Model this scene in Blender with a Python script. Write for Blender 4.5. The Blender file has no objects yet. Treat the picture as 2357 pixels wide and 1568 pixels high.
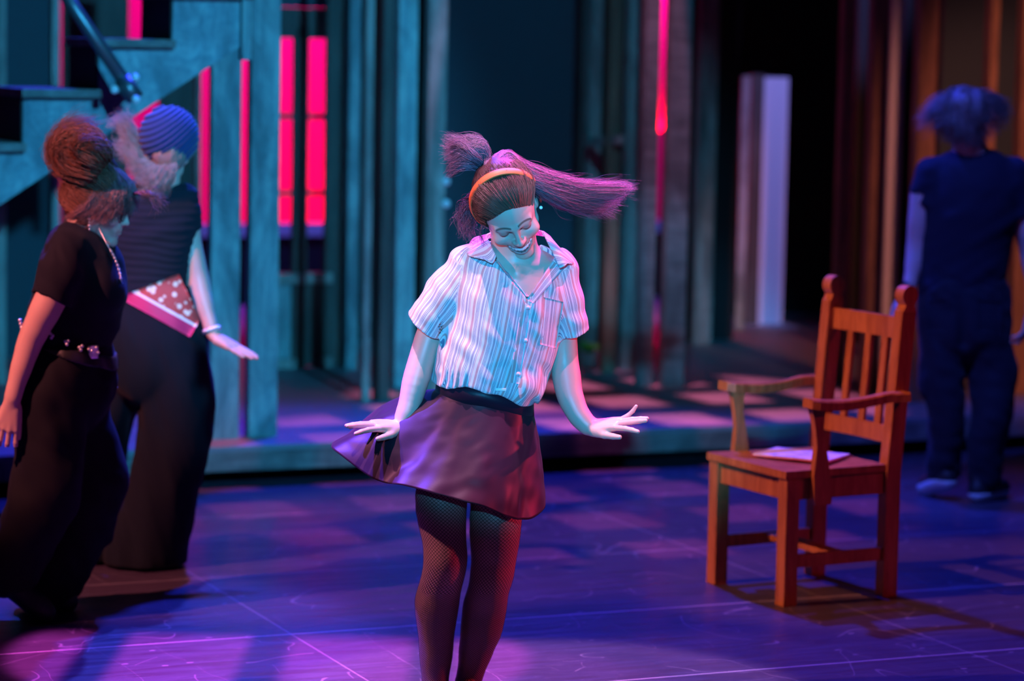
import bpy, bmesh, math, random
import numpy as np
from mathutils import Vector, Matrix
random.seed(7); RNG = np.random.default_rng(7)
C = bpy.context.scene.collection
sc = bpy.context.scene
# ---------------------------------------------------------------- camera
FPX = 6547.0; CX, CY = 1178.5, 784.0
CAMZ = 1.95; TILT = math.atan(694/FPX); ROLL = 0.0185
f_ = Vector((0, math.cos(TILT), -math.sin(TILT)))
r0 = Vector((1, 0, 0)); u0 = Vector((0, math.sin(TILT), math.cos(TILT)))
r_ = r0*math.cos(ROLL) + u0*math.sin(ROLL)
u_ = -r0*math.sin(ROLL) + u0*math.cos(ROLL)
camd = bpy.data.cameras.new('camera'); cam = bpy.data.objects.new('camera', camd); C.objects.link(cam)
M = Matrix((r_, u_, -f_)).transposed().to_4x4(); M.translation = Vector((0, 0, CAMZ))
cam.matrix_world = M
camd.sensor_width = 36.0; camd.lens = 36.0*FPX/2357.0; camd.clip_end = 200
camd.dof.use_dof = True; camd.dof.focus_distance = 8.15; camd.dof.aperture_fstop = 1.9
sc.camera = cam
sc.view_settings.view_transform = 'Standard'; sc.view_settings.look = 'None'
sc.view_settings.exposure = 0.0; sc.view_settings.gamma = 1.0
try: sc.view_settings.use_curve_mapping = False
except Exception: pass
# ---------------------------------------------------------------- world
W = bpy.data.worlds.new('world'); sc.world = W; W.use_nodes = True
W.node_tree.nodes['Background'].inputs[0].default_value = (0.05, 0.09, 0.45, 1)
W.node_tree.nodes['Background'].inputs[1].default_value = 0.022
# ---------------------------------------------------------------- stage frame
TH = math.radians(23.5)
UX = Vector((math.cos(TH), math.sin(TH), 0)); UN = Vector((-math.sin(TH), math.cos(TH), 0))
def ray(px, py): return f_ + r_*((px-CX)/FPX) - u_*((py-CY)/FPX)
def P(px, py, Y):
    d = ray(px, py); return Vector((0, 0, CAMZ)) + d*(Y/d.y)
def G(px, py, z=0.0):
    d = ray(px, py); return Vector((0, 0, CAMZ)) + d*((z-CAMZ)/d.z)
DZ0 = 0.18
def pxm(Y): return FPX/Y                                  # pixels per metre near depth Y
# ---------------------------------------------------------------- lights
def spot(name, loc, target, col, power, size_deg=40, blend=0.3, radius=0.08, gobo=None, up=None):
    l = bpy.data.lights.new(name, 'SPOT'); l.color = col; l.energy = power
    l.spot_size = math.radians(size_deg); l.spot_blend = blend; l.shadow_soft_size = radius
    o = bpy.data.objects.new(name, l); C.objects.link(o)
    z = (Vector(loc)-Vector(target)).normalized(); up = Vector(up) if up else Vector((0, 0, 1))
    x = up.cross(z).normalized(); y = z.cross(x)
    m = Matrix((x, y, z)).transposed().to_4x4(); m.translation = Vector(loc); o.matrix_world = m
    if gobo: gobo_nodes(l, **gobo)
    return o
def gobo_nodes(l, px=0.1, py=0.1, dx=0.6, dy=0.6, ox=0.0, oy=0.0, rot=0.0, soft=0.08, floor=0.0, warp=0.0, shear=0.0):
    l.use_nodes = True; nt = l.node_tree; N = nt.nodes; L = nt.links
    em = N.get('Emission') or N.new('ShaderNodeEmission')
    tc = N.new('ShaderNodeTexCoord'); mp = N.new('ShaderNodeSeparateXYZ')
    L.new(tc.outputs['Normal'], mp.inputs[0])
    def m(op, a, b=None, c=None):
        n = N.new('ShaderNodeMath'); n.operation = op
        for i, v in enumerate((a, b, c)):
            if v is None: continue
            if isinstance(v, (int, float)): n.inputs[i].default_value = v
            else: L.new(v, n.inputs[i])
        return n.outputs[0]
    x = m('DIVIDE', mp.outputs[0], m('ABSOLUTE', mp.outputs[2])); y = m('DIVIDE', mp.outputs[1], m('ABSOLUTE', mp.outputs[2]))
    x = m('ADD', x, m('MULTIPLY', y, shear))
    cr, sr = math.cos(rot), math.sin(rot)
    xr = m('ADD', m('MULTIPLY', x, cr), m('MULTIPLY', y, -sr)); yr = m('ADD', m('MULTIPLY', x, sr), m('MULTIPLY', y, cr))
    def band(v, p, duty, off):
        fr = m('FRACT', m('ADD', m('DIVIDE', v, p), off+100))
        d = m('ABSOLUTE', m('SUBTRACT', fr, 0.5))
        s = m('DIVIDE', m('SUBTRACT', duty/2, d), soft)
        n = N.new('ShaderNodeClamp'); L.new(m('ADD', s, 0.5), n.inputs[0]); return n.outputs[0]
    v = m('MULTIPLY', band(xr, px, dx, ox), band(yr, py, dy, oy))
    v = m('ADD', m('MULTIPLY', v, 1-floor), floor)
    L.new(v, em.inputs['Strength'])
# cyan front light from the house, lavender-pink from the left, red from the right, blue and violet from above behind
CYAN = (0.04, 0.48, 1.0)
spot('light_cyan_set', (3.3, 0.6, 4.8), (-1.5, 12.8, 1.4), (0.045, 0.50, 1.0), 6400, 18, 0.5, 0.10)
spot('light_cyan_fill', (0.5, 5.2, 6.6), (0.15, 15.4, 1.3), (0.045, 0.50, 1.0), 1500, 15, 0.6, 0.08)  # added fill, brightens the centre panel and nearby posts
spot('light_cyan_front', (-0.5, -1.5, 3.2), (0.10, 9.0, 1.15), CYAN, 5200, 9, 0.5, 0.06)
spot('light_pink_top', (-1.1, 7.7, 6.8), (-0.05, 8.25, 0.9), (1.0, 0.48, 0.80), 3200, 14, 0.3, 0.04)
spot('light_pink_side', (-4.3, 7.2, 4.4), (-0.1, 8.2, 0.75), (1.0, 0.30, 0.45), 1000, 16, 0.3, 0.05)
spot('light_pink_right', (2.2, 7.7, 6.0), (0.1, 8.2, 0.9), (1.0, 0.13, 0.48), 1700, 16, 0.4, 0.04)
spot('light_red_right', (5.2, 8.7, 2.4), (0.2, 8.2, 0.9), (1.0, 0.03, 0.08), 950, 18, 0.4, 0.06)
spot('light_pink_performers', (-4.6, 6.6, 4.8), (-1.5, 9.7, 1.1), (1.0, 0.26, 0.26), 2300, 20, 0.5, 0.05)
spot('light_amber_chair', (-4.6, 7.4, 6.0), (1.1, 10.0, 0.5), (1.0, 0.30, 0.16), 2700, 12, 0.4, 0.05)
spot('light_red_chair', (4.6, 8.0, 3.2), (1.1, 10.0, 0.5), (1.0, 0.04, 0.10), 110, 16, 0.4, 0.05)
spot('light_blue_top', (-0.5, 13.6, 6.5), (-0.2, 9.3, 0.0), (0.03, 0.05, 1.0), 3800, 75, 0.6, 0.12)
spot('light_blue_left', (-2.6, 8.5, 4.8), (-0.42, 8.2, 0.72), (0.14, 0.06, 1.0), 6500, 7, 0.4, 0.05)
spot('light_violet_front', (0.9, 11.4, 6.6), (0.6, 7.7, 0.0), (0.26, 0.03, 1.0), 900, 44, 0.8, 0.12)
spot('light_magenta_hair', (0.9, 10.2, 4.6), (0.25, 8.2, 1.5), (1.0, 0.05, 0.50), 3000, 13, 0.6, 0.05)
spot('light_blue_performers', (-1.2, 12.6, 5.5), (-1.35, 9.9, 1.3), (0.06, 0.10, 1.0), 2600, 20, 0.5, 0.05)
spot('light_blue_hair', (-3.0, 8.4, 6.0), (-1.35, 10.2, 1.55), (0.10, 0.12, 1.0), 1500, 9, 0.5, 0.05)
spot('light_blue_man', (0.2, 8.6, 6.2), (2.0, 12.2, 1.0), (0.06, 0.12, 1.0), 2000, 20, 0.5, 0.05)
LP_ = P(1778, 400, 18.0)
spot('light_lavender_doorway', (LP_.x+0.75, 15.2, 4.6), LP_, (0.32, 0.30, 1.0), 900, 20, 0.4, 0.05)
LP2 = G(1790, 820, DZ0)
spot('light_blue_doorway', (LP2.x, LP2.y, 4.5), LP2, (0.05, 0.12, 1.0), 520, 22, 0.3, 0.03)
spot('light_gobo_floor', (0.125, 12.09, 7.2), (0.125, 12.09, 0.0), (1.0, 0.16, 0.42), 2300, 27, 0.35, 0.012,
     gobo=dict(px=0.0882, py=0.0931, dx=0.56, dy=0.57, ox=0.5, oy=0.5, soft=0.10, floor=0.0), up=tuple(UN))
spot('light_gobo_platform', (0.55, 13.93, 7.2), (0.55, 13.93, 0.18), (1.0, 0.20, 0.38), 4200, 23, 0.3, 0.012,
     gobo=dict(px=0.0810, py=0.0960, dx=0.58, dy=0.57, ox=0.5, oy=0.5, soft=0.12, floor=0.0), up=tuple(UN))
spot('light_gobo_front', (-0.75, 9.4, 7.0), (-0.75, 8.85, 0.0), (1.0, 0.10, 0.80), 7500, 14, 0.2, 0.02,
     gobo=dict(px=0.075, py=0.3, dx=0.74, dy=0.5, ox=0.02, oy=0.63, soft=0.08, floor=0.0), up=(0, 1, 0))
spot('light_red_set', (4.6, 5.0, 4.8), (3.2, 14.6, 1.2), (1.0, 0.30, 0.20), 3000, 18, 0.6, 0.10)
# cyc lights stand on the ground and hang behind the masking
def area(name, loc, target, col, power, sx, sy, spread=120):
    l = bpy.data.lights.new(name, 'AREA'); l.shape = 'RECTANGLE'; l.size = sx; l.size_y = sy; l.color = col; l.energy = power
    l.spread = math.radians(spread)
    o = bpy.data.objects.new(name, l); C.objects.link(o)
    z = (Vector(loc)-Vector(target)).normalized(); x = UX.copy(); y = z.cross(x).normalized(); x = y.cross(z)
    m = Matrix((x, y, z)).transposed().to_4x4(); m.translation = Vector(loc); o.matrix_world = m
    return o
YC = 20.0
cyc0 = P(700, 300, YC)
def cycpt(s, dn, z): p = cyc0 + UX*s + UN*dn; p.z = z; return p
area('light_cyc_red', cycpt(0.6, -0.55, 0.25), cycpt(0, 0, 1.2), (1.0, 0.01, 0.06), 230, 6.0, 0.15, 150)
area('light_cyc_magenta', cycpt(0.6, -0.9, 3.6), cycpt(0, 0, 2.3), (0.60, 0.0, 1.0), 200, 6.0, 0.2, 130)
# ---------------------------------------------------------------- materials
def mat(name, col=(0.5, 0.5, 0.5), rough=0.6, metal=0.0, **kw):
    m = bpy.data.materials.new(name); m.use_nodes = True
    b = m.node_tree.nodes['Principled BSDF']
    b.inputs['Base Color'].default_value = (*col, 1); b.inputs['Roughness'].default_value = rough; b.inputs['Metallic'].default_value = metal
    for k, v in kw.items(): b.inputs[k].default_value = v
    return m
class NT:
    def __init__(s, m): s.m = m; s.nt = m.node_tree; s.b = s.nt.nodes['Principled BSDF']
    def n(s, t, **kw):
        o = s.nt.nodes.new(t)
        for k, v in kw.items(): setattr(o, k, v)
        return o
    def l(s, a, b): s.nt.links.new(a, b)
    def math(s, op, a, b=None, c=None):
        n = s.n('ShaderNodeMath', operation=op)
        for i, v in enumerate((a, b, c)):
            if v is None: continue
            if isinstance(v, (int, float)): n.inputs[i].default_value = v
            else: s.l(v, n.inputs[i])
        return n.outputs[0]
    def noise(s, vec, scale, detail=4, rough=0.6, dist=0.0):
        n = s.n('ShaderNodeTexNoise'); n.inputs['Scale'].default_value = scale; n.inputs['Detail'].default_value = detail
        n.inputs['Roughness'].default_value = rough; n.inputs['Distortion'].default_value = dist
        if vec: s.l(vec, n.inputs['Vector'])
        return n.outputs['Fac']
    def mapping(s, vec, scale=(1, 1, 1), rot=(0, 0, 0), loc=(0, 0, 0)):
        n = s.n('ShaderNodeMapping'); n.inputs['Scale'].default_value = scale; n.inputs['Rotation'].default_value = rot; n.inputs['Location'].default_value = loc
        s.l(vec, n.inputs['Vector']); return n.outputs[0]
    def ramp(s, fac, stops):
        n = s.n('ShaderNodeValToRGB'); e = n.color_ramp.elements
        while len(e) < len(stops): e.new(0.5)
        for i, (p, c) in enumerate(stops): e[i].position = p; e[i].color = (*c, 1) if len(c) == 3 else c
        s.l(fac, n.inputs[0]); return n.outputs['Color']
    def mix(s, fac, a, b, blend='MIX'):
        n = s.n('ShaderNodeMix', data_type='RGBA', blend_type=blend)
        if isinstance(fac, (int, float)): n.inputs[0].default_value = fac
        else: s.l(fac, n.inputs[0])
        for i, v in ((6, a), (7, b)):
            if isinstance(v, tuple): n.inputs[i].default_value = (*v, 1)
            else: s.l(v, n.inputs[i])
        return n.outputs[2]
    def bump(s, h, strength=0.3, dist=0.01):
        n = s.n('ShaderNodeBump'); n.inputs['Strength'].default_value = strength; n.inputs['Distance'].default_value = dist
        s.l(h, n.inputs['Height']); s.l(n.outputs[0], s.b.inputs['Normal'])
def tc(t, out='Object'): return t.n('ShaderNodeTexCoord').outputs[out]
def wood(name, light, dark, scale=(14, 14, 1.2), rough=0.6, contrast=(0.35, 0.65), blotch=0.5, blotchcol=None, bump=0.25):
    m = mat(name, light, rough); t = NT(m); o = tc(t)
    oi = t.n('ShaderNodeObjectInfo'); add = t.n('ShaderNodeVectorMath', operation='ADD')
    sc_ = t.n('ShaderNodeVectorMath', operation='SCALE'); cmb = t.n('ShaderNodeCombineXYZ')
    for i in range(3): t.l(oi.outputs['Random'], cmb.inputs[i])
    t.l(cmb.outputs[0], sc_.inputs[0]); sc_.inputs['Scale'].default_value = 37.0
    t.l(o, add.inputs[0]); t.l(sc_.outputs[0], add.inputs[1]); o = add.outputs[0]
    g = t.noise(t.mapping(o, scale), 1.5, 6, 0.65, 1.2)
    c = t.ramp(g, [(contrast[0], dark), (contrast[1], light)])
    b = t.noise(t.mapping(o, (3, 3, 1.2)), 1.6, 5, 0.7, 0.8)
    bc = blotchcol or tuple(x*0.45 for x in dark)
    f = t.ramp(b, [(0.40, (0, 0, 0)), (0.62, (1, 1, 1))])
    n = t.n('ShaderNodeRGBToBW'); t.l(f, n.inputs[0]); ff = t.math('MULTIPLY', n.outputs[0], blotch)
    c = t.mix(ff, c, bc)
    t.l(c, t.b.inputs['Base Color']); t.bump(g, bump, 0.004)
    return m
M_PAINT = wood('paint_weathered_teal', (0.34, 0.46, 0.44), (0.16, 0.26, 0.28), blotch=0.75, blotchcol=(0.05, 0.09, 0.11))
M_POST = wood('wood_weathered_pale', (0.42, 0.38, 0.33), (0.2, 0.17, 0.15), blotch=0.55, blotchcol=(0.07, 0.06, 0.055))
M_BROWN = wood('wood_brown', (0.30, 0.17, 0.10), (0.15, 0.08, 0.05), blotch=0.35)
M_DKPOST = wood('wood_dark', (0.10, 0.075, 0.06), (0.045, 0.035, 0.03), blotch=0.5)
M_CHAIR = wood('wood_chair_oak', (0.52, 0.21, 0.07), (0.30, 0.10, 0.03), scale=(22, 22, 2.4), rough=0.36, blotch=0.35, blotchcol=(0.2, 0.06, 0.02), bump=0.12)
M_FASCIA = wood('wood_fascia', (0.22, 0.20, 0.19), (0.10, 0.095, 0.09), scale=(1.2, 14, 14), blotch=0.6, blotchcol=(0.05, 0.045, 0.045))
M_BLACK = mat('black_matte', (0.006, 0.006, 0.007), 0.8)  # plain black; on risers and in gaps it stands for shade
M_TEALFLAT = mat('flat_dark_teal', (0.030, 0.055, 0.07), 0.8)
M_LAV = mat('panel_lavender', (0.5, 0.5, 0.58), 0.7)
M_CYC = mat('cyc_red_wash', (0.75, 0.012, 0.10), 0.9)  # red of the wash put into the cloth, keeps cyan spill off
M_METAL = mat('metal_bright', (0.9, 0.91, 0.93), 0.35, 0.85)
M_PIPE = mat('metal_pipe_grey', (0.16, 0.17, 0.19), 0.4, 0.7)
M_WHITE = mat('white', (0.8, 0.8, 0.8), 0.5)
M_BTN = mat('button_white', (0.75, 0.75, 0.78), 0.35)
def m_floor(name, base, spec_rough):
    m = mat(name, base, spec_rough); t = NT(m)
    g = t.n('ShaderNodeNewGeometry').outputs['Position']
    v = t.mapping(g, (1, 1, 1), (0, 0, -TH))                   # vector type POINT: rotates world into the stage frame
    sp = t.n('ShaderNodeSeparateXYZ'); t.l(v, sp.inputs[0]); X, Y = sp.outputs[0], sp.outputs[1]
    return m, t, v, X, Y
def mk_floor():
    m, t, v, X, Y = m_floor('floor_painted', (0.03, 0.03, 0.035), 0.38)
    n1 = t.noise(v, 1.3, 6, 0.6, 0.6)
    n2 = t.noise(t.mapping(v, (1.2, 9, 1)), 2.2, 6, 0.7, 1.0)
    base = t.ramp(n1, [(0.3, (0.032, 0.022, 0.044)), (0.7, (0.058, 0.038, 0.075))])
    base = t.mix(t.math('MULTIPLY', n2, 0.5), base, (0.05, 0.045, 0.06))
    dust = t.ramp(t.noise(t.mapping(v, (2, 7, 1)), 9, 8, 0.75, 1.5), [(0.56, (0, 0, 0)), (0.8, (1, 1, 1))])
    bw = t.n('ShaderNodeRGBToBW'); t.l(dust, bw.inputs[0])
    base = t.mix(t.math('MULTIPLY', bw.outputs[0], 0.55), base, (0.2, 0.19, 0.22))
    fac = None
    def addf(f):
        nonlocal fac
        fac = f if fac is None else t.math('MAXIMUM', fac, f)
    # seams between the sheets (v grid in the stage frame)
    def line(coord, pos, w, k=0.8):
        d = t.math('ABSOLUTE', t.math('SUBTRACT', coord, pos))
        return t.math('MULTIPLY', t.math('LESS_THAN', d, w), k)
    for px_, py_ in ((700, 1458), (1300, 1281), (1800, 1537), (1300, 1150)):
        q = G(px_, py_); addf(line(Y, q.dot(UN), 0.004 if py_ > 1200 else 0.003, 0.9 if py_ > 1400 else 0.55))
    for px_, py_ in ((652, 1449), (2130, 1465)):
        q = G(px_, py_); addf(line(X, q.dot(UX), 0.003, 0.35))
    # fine scratches: thin iso-lines of stretched noise, straight and curved
    for sc_, rot, th, k in (((1.0, 3.0, 1), 0.3, 0.004, 0.45), ((2.2, 1.0, 1), -0.5, 0.004, 0.35), ((1, 1, 1), 0, 0.0025, 0.5), ((5, 0.8, 1), 1.1, 0.004, 0.3)):
        nn = t.noise(t.mapping(v, sc_, (0, 0, rot), (sc_[0]*3, 1, 0)), 1.1, 2, 0.4, 0.3)
        d = t.math('ABSOLUTE', t.math('SUBTRACT', nn, 0.52)); s = t.math('LESS_THAN', d, th*0.5)
        gate = t.math('GREATER_THAN', t.noise(t.mapping(v, (1, 1, 1), (0, 0, 0), (rot*9+4, 7, 0)), 2.0, 2), 0.52)
        addf(t.math('MULTIPLY', t.math('MULTIPLY', s, gate), k*0.6))
    # small scuffs
    vo = t.n('ShaderNodeTexVoronoi'); vo.inputs['Scale'].default_value = 4.5; t.l(t.mapping(v, (1, 2.5, 1)), vo.inputs['Vector'])
    sc1 = t.math('LESS_THAN', vo.outputs['Distance'], 0.055)
    addf(t.math('MULTIPLY', sc1, 0.5))
    c = t.mix(fac, base, (0.42, 0.38, 0.46))
    t.l(c, t.b.inputs['Base Color'])
    r = t.ramp(n2, [(0.3, (0.30, 0.30, 0.30)), (0.75, (0.55, 0.55, 0.55))]); t.l(r, t.b.inputs['Roughness'])
    t.bump(t.noise(v, 40, 3), 0.06, 0.002)
    return m
M_FLOOR = mk_floor()
def mk_deck():
    m, t, v, X, Y = m_floor('platform_deck', (0.10, 0.10, 0.11), 0.55)
    n1 = t.noise(t.mapping(v, (1.5, 10, 1)), 2.0, 6, 0.65, 0.8)
    c = t.ramp(n1, [(0.3, (0.12, 0.12, 0.14)), (0.75, (0.24, 0.23, 0.26))])
    t.l(c, t.b.inputs['Base Color']); return m
M_DECK = mk_deck()
def mk_attrcol(name, rough=0.5, sss=0.0, bump=None, sheen=0.0, spec=0.5):
    m = mat(name, (0.5, 0.5, 0.5), rough); t = NT(m)
    a = t.n('ShaderNodeAttribute'); a.attribute_name = 'col'; t.l(a.outputs['Color'], t.b.inputs['Base Color'])
    if sss: t.b.inputs['Subsurface Weight'].default_value = sss; t.b.inputs['Subsurface Scale'].default_value = 0.01
    if sheen: t.b.inputs['Sheen Weight'].default_value = sheen
    t.b.inputs['Specular IOR Level'].default_value = spec
    if bump: t.bump(t.noise(tc(t), bump[0], 3), bump[1], 0.002)
    return m
M_SKIN = mk_attrcol('skin', 0.42, 0.08)
M_HAIR = mk_attrcol('hair', 0.48, spec=0.45)
def cloth(name, col, rough=0.85, sheen=0.04, sc_=220, bump=0.25):
    m = mat(name, col, rough); t = NT(m); t.b.inputs['Sheen Weight'].default_value = sheen; t.b.inputs['Specular IOR Level'].default_value = 0.2
    t.bump(t.noise(tc(t), sc_, 2), bump, 0.001); return m
M_TEE = cloth('cloth_black_tee', (0.008, 0.009, 0.017))
M_TEE2 = cloth('cloth_black_ribbed_tee', (0.008, 0.013, 0.022))
M_TEEN = cloth('cloth_navy_tee', (0.010, 0.012, 0.026))
M_PANTS = cloth('cloth_black_trousers', (0.0055, 0.0055, 0.0085))
M_PANTS2 = cloth('cloth_black_wide_trousers', (0.004, 0.008, 0.014))
M_PANTSN = cloth('cloth_navy_cargo', (0.014, 0.017, 0.028))
M_BEANIE = cloth('knit_navy', (0.02, 0.045, 0.16), sheen=0.15, sc_=120, bump=0.6)
M_SKIRT = cloth('cloth_black_satin', (0.024, 0.008, 0.020), 0.42, 0.05, 300, 0.1)
M_SHOE = mat('shoe_black', (0.02, 0.02, 0.022), 0.5)
M_SOLE = mat('sole_white', (0.6, 0.6, 0.62), 0.6)
M_BELT = mat('belt_black_leather', (0.02, 0.02, 0.022), 0.4)
M_BAND = mat('headband_orange', (0.85, 0.13, 0.03), 0.55)
M_PEARL = mat('pearl', (0.85, 0.83, 0.82), 0.15)
M_GLASSFR = mat('glasses_frame', (0.03, 0.02, 0.025), 0.25)
M_LENS = mat('glasses_lens', (1, 1, 1), 0.02, **{'Transmission Weight': 1.0, 'IOR': 1.15})
M_LEAF = mat('leaf_green', (0.04, 0.32, 0.03), 0.5)
def mk_stripes():
    m = mat('shirt_stripes', (0.8, 0.8, 0.8), 0.8); t = NT(m)
    a = t.n('ShaderNodeAttribute'); a.attribute_name = 'su'
    s = t.math('ADD', a.outputs['Fac'], t.math('MULTIPLY', t.math('SUBTRACT', t.noise(tc(t), 9, 2), 0.5), 0.004))
    ph = t.math('FRACT', t.math('ADD', t.math('DIVIDE', s, 0.050), 50.0))
    wht = (0.68, 0.68, 0.70); rose = (0.56, 0.27, 0.27); navy = (0.11, 0.12, 0.24); grey = (0.30, 0.28, 0.36)
    stops = [(0.0, wht), (0.10, rose), (0.24, wht), (0.33, navy), (0.36, wht), (0.40, navy), (0.43, wht), (0.47, navy), (0.50, wht),
             (0.62, grey), (0.73, wht), (0.82, navy), (0.85, wht), (0.89, rose), (0.93, wht)]
    n = t.n('ShaderNodeValToRGB'); n.color_ramp.interpolation = 'CONSTANT'; e = n.color_ramp.elements
    while len(e) < len(stops): e.new(0.5)
    for i, (p, c) in enumerate(stops): e[i].position = p; e[i].color = (*c, 1)
    t.l(ph, n.inputs[0])
    wv = t.noise(t.mapping(tc(t), (1, 1, 0.25)), 500, 2)
    c = t.mix(t.math('MULTIPLY', wv, 0.25), n.outputs['Color'], (0.8, 0.8, 0.84))
    t.l(c, t.b.inputs['Base Color']); t.b.inputs['Sheen Weight'].default_value = 0.2
    t.bump(wv, 0.15, 0.001)
    return m
M_STRIPE = mk_stripes()
def mk_net():
    m = mat('fishnet', (0.008, 0.007, 0.008), 0.6); t = NT(m)
    a = t.n('ShaderNodeAttribute'); a.attribute_name = 'nu'; b = t.n('ShaderNodeAttribute'); b.attribute_name = 'nv'
    w = t.n('ShaderNodeAttribute'); w.attribute_name = 'nw'
    out = []
    for sg in (1, -1):
        s = t.math('ADD', a.outputs['Fac'], t.math('MULTIPLY', b.outputs['Fac'], sg))
        fr = t.math('FRACT', t.math('ADD', s, 100.0))
        out.append(t.math('LESS_THAN', t.math('ABSOLUTE', t.math('SUBTRACT', fr, 0.5)), w.outputs['Fac']))
    net = t.math('MAXIMUM', out[0], out[1])
    tr = t.n('ShaderNodeBsdfTransparent'); mx = t.n('ShaderNodeMixShader')
    t.l(net, mx.inputs[0]); t.l(tr.outputs[0], mx.inputs[1]); t.l(t.b.outputs[0], mx.inputs[2])
    o = [n for n in t.nt.nodes if n.type == 'OUTPUT_MATERIAL'][0]; t.l(mx.outputs[0], o.inputs[0])
    return m
M_NET = mk_net()
def mk_bandana():
    m = mat('bandana', (0.5, 0.5, 0.5), 0.6); t = NT(m)
    a = t.n('ShaderNodeAttribute'); a.attribute_name = 'su'
    v = t.n('ShaderNodeTexVoronoi'); v.inputs['Scale'].default_value = 38; t.l(tc(t), v.inputs['Vector'])
    pat = t.ramp(v.outputs['Distance'], [(0.30, (0.85, 0.8, 0.62)), (0.42, (0.5, 0.06, 0.05))])
    c = t.ramp(a.outputs['Fac'], [(0.0, (0.55, 0.02, 0.12)), (0.27, (0.55, 0.02, 0.12)), (0.29, (0.85, 0.85, 0.85)), (0.34, (0.85, 0.85, 0.85)), (0.36, (0.5, 0.05, 0.05)), (1, (0.5, 0.05, 0.05))])
    c2 = t.mix(t.math('GREATER_THAN', a.outputs['Fac'], 0.35), c, pat); t.l(c2, t.b.inputs['Base Color']); return m
M_BANDANA = mk_bandana()
def mk_paper():
    m = mat('booklet_paper', (0.8, 0.8, 0.82), 0.5); t = NT(m)
    n = t.noise(t.mapping(tc(t), (3, 8, 1)), 5, 3)
    c = t.ramp(n, [(0.45, (0.85, 0.85, 0.88)), (0.6, (0.3, 0.4, 0.8)), (0.66, (0.8, 0.8, 0.85))]); t.l(c, t.b.inputs['Base Color']); return m
M_PAPER = mk_paper()
# ---------------------------------------------------------------- mesh helpers
def tag(o, label=None, cat=None, group=None, kind=None):
    if label: o['label'] = label
    if cat: o['category'] = cat
    if group: o['group'] = group
    if kind: o['kind'] = kind
    return o
def empty(name, loc, rz=0.0):
    o = bpy.data.objects.new(name, None); C.objects.link(o); o.location = loc; o.rotation_euler = (0, 0, rz); o.empty_display_size = 0.1
    return o
def link(name, me, m, parent=None, loc=None, rz=0.0, smooth=True):
    o = bpy.data.objects.new(name, me); C.objects.link(o)
    if m: me.materials.append(m)
    if parent: o.parent = parent
    if loc is not None: o.location = loc
    if rz: o.rotation_euler = (0, 0, rz)
    return o
def npmesh(name, V, F, attrs=None, smooth=True):
    V = np.asarray(V, np.float32); F = np.asarray(F, np.int32)
    me = bpy.data.meshes.new(name); nv, nf, k = len(V), len(F), F.shape[1]
    me.vertices.add(nv); me.vertices.foreach_set('co', V.ravel())
    me.loops.add(nf*k); me.loops.foreach_set('vertex_index', F.ravel())
    me.polygons.add(nf); me.polygons.foreach_set('loop_start', np.arange(0, nf*k, k, dtype=np.int32))
    try: me.polygons.foreach_set('loop_total', np.full(nf, k, np.int32))
    except Exception: pass
    me.polygons.foreach_set('use_smooth', np.full(nf, smooth, bool))
    me.update(calc_edges=True)
    for key, arr in (attrs or {}).items():
        arr = np.asarray(arr, np.float32)
        if arr.ndim == 2:
            if arr.shape[1] == 3: arr = np.concatenate([arr, np.ones((len(arr), 1), np.float32)], 1)
            at = me.attributes.new(key, 'FLOAT_COLOR', 'POINT'); at.data.foreach_set('color', arr.ravel())
        else:
            at = me.attributes.new(key, 'FLOAT', 'POINT'); at.data.foreach_set('value', arr)
    return me
def bm_mesh(name, bm, smooth=False):
    me = bpy.data.meshes.new(name); bmesh.ops.recalc_face_normals(bm, faces=bm.faces[:]); bm.to_mesh(me); bm.free()
    if smooth:
        for p in me.polygons: p.use_smooth = True
    return me
def add_box(bm, c, s, rot=None, bevel=0.0):
    """box with centre c and full size s"""
    b2 = bmesh.new(); bmesh.ops.create_cube(b2, size=1.0)
    for v in b2.verts: v.co = Vector((v.co.x*s[0], v.co.y*s[1], v.co.z*s[2]))
    if bevel: bmesh.ops.bevel(b2, geom=b2.edges[:], offset=bevel, segments=2, affect='EDGES', profile=0.7)
    R = rot if rot else Matrix.Identity(3)
    for v in b2.verts: v.co = R @ v.co + Vector(c)
    tmp = bpy.data.meshes.new('t'); b2.to_mesh(tmp); b2.free(); bm.from_mesh(tmp); bpy.data.meshes.remove(tmp)
def add_bar(bm, a, b, w, d, side=None, bevel=0.0):
    a = Vector(a); b = Vector(b); z = (b-a).normalized(); x = Vector(side) if side is not None else Vector((1, 0, 0))
    y = z.cross(x).normalized(); x = y.cross(z).normalized()
    add_box(bm, (a+b)/2, (w, d, (b-a).length), Matrix((x, y, z)).transposed(), bevel)
def add_tube(bm, pts, rad, seg=10, caps=True):
    pts = [Vector(p) for p in pts]; rad = rad if hasattr(rad, '__len__') else [rad]*len(pts); rings = []
    for i, p in enumerate(pts):
        d = (pts[min(i+1, len(pts)-1)]-pts[max(i-1, 0)]).normalized()
        ref = Vector((0, 0, 1)) if abs(d.z) < 0.9 else Vector((1, 0, 0)); x = ref.cross(d).normalized(); y = d.cross(x)
        rings.append([bm.verts.new(p + (x*math.cos(2*math.pi*k/seg)+y*math.sin(2*math.pi*k/seg))*rad[i]) for k in range(seg)])
    for a, b in zip(rings, rings[1:]):
        for k in range(seg): bm.faces.new((a[k], a[(k+1) % seg], b[(k+1) % seg], b[k]))
    if caps: bm.faces.new(rings[0][::-1]); bm.faces.new(rings[-1])
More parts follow.
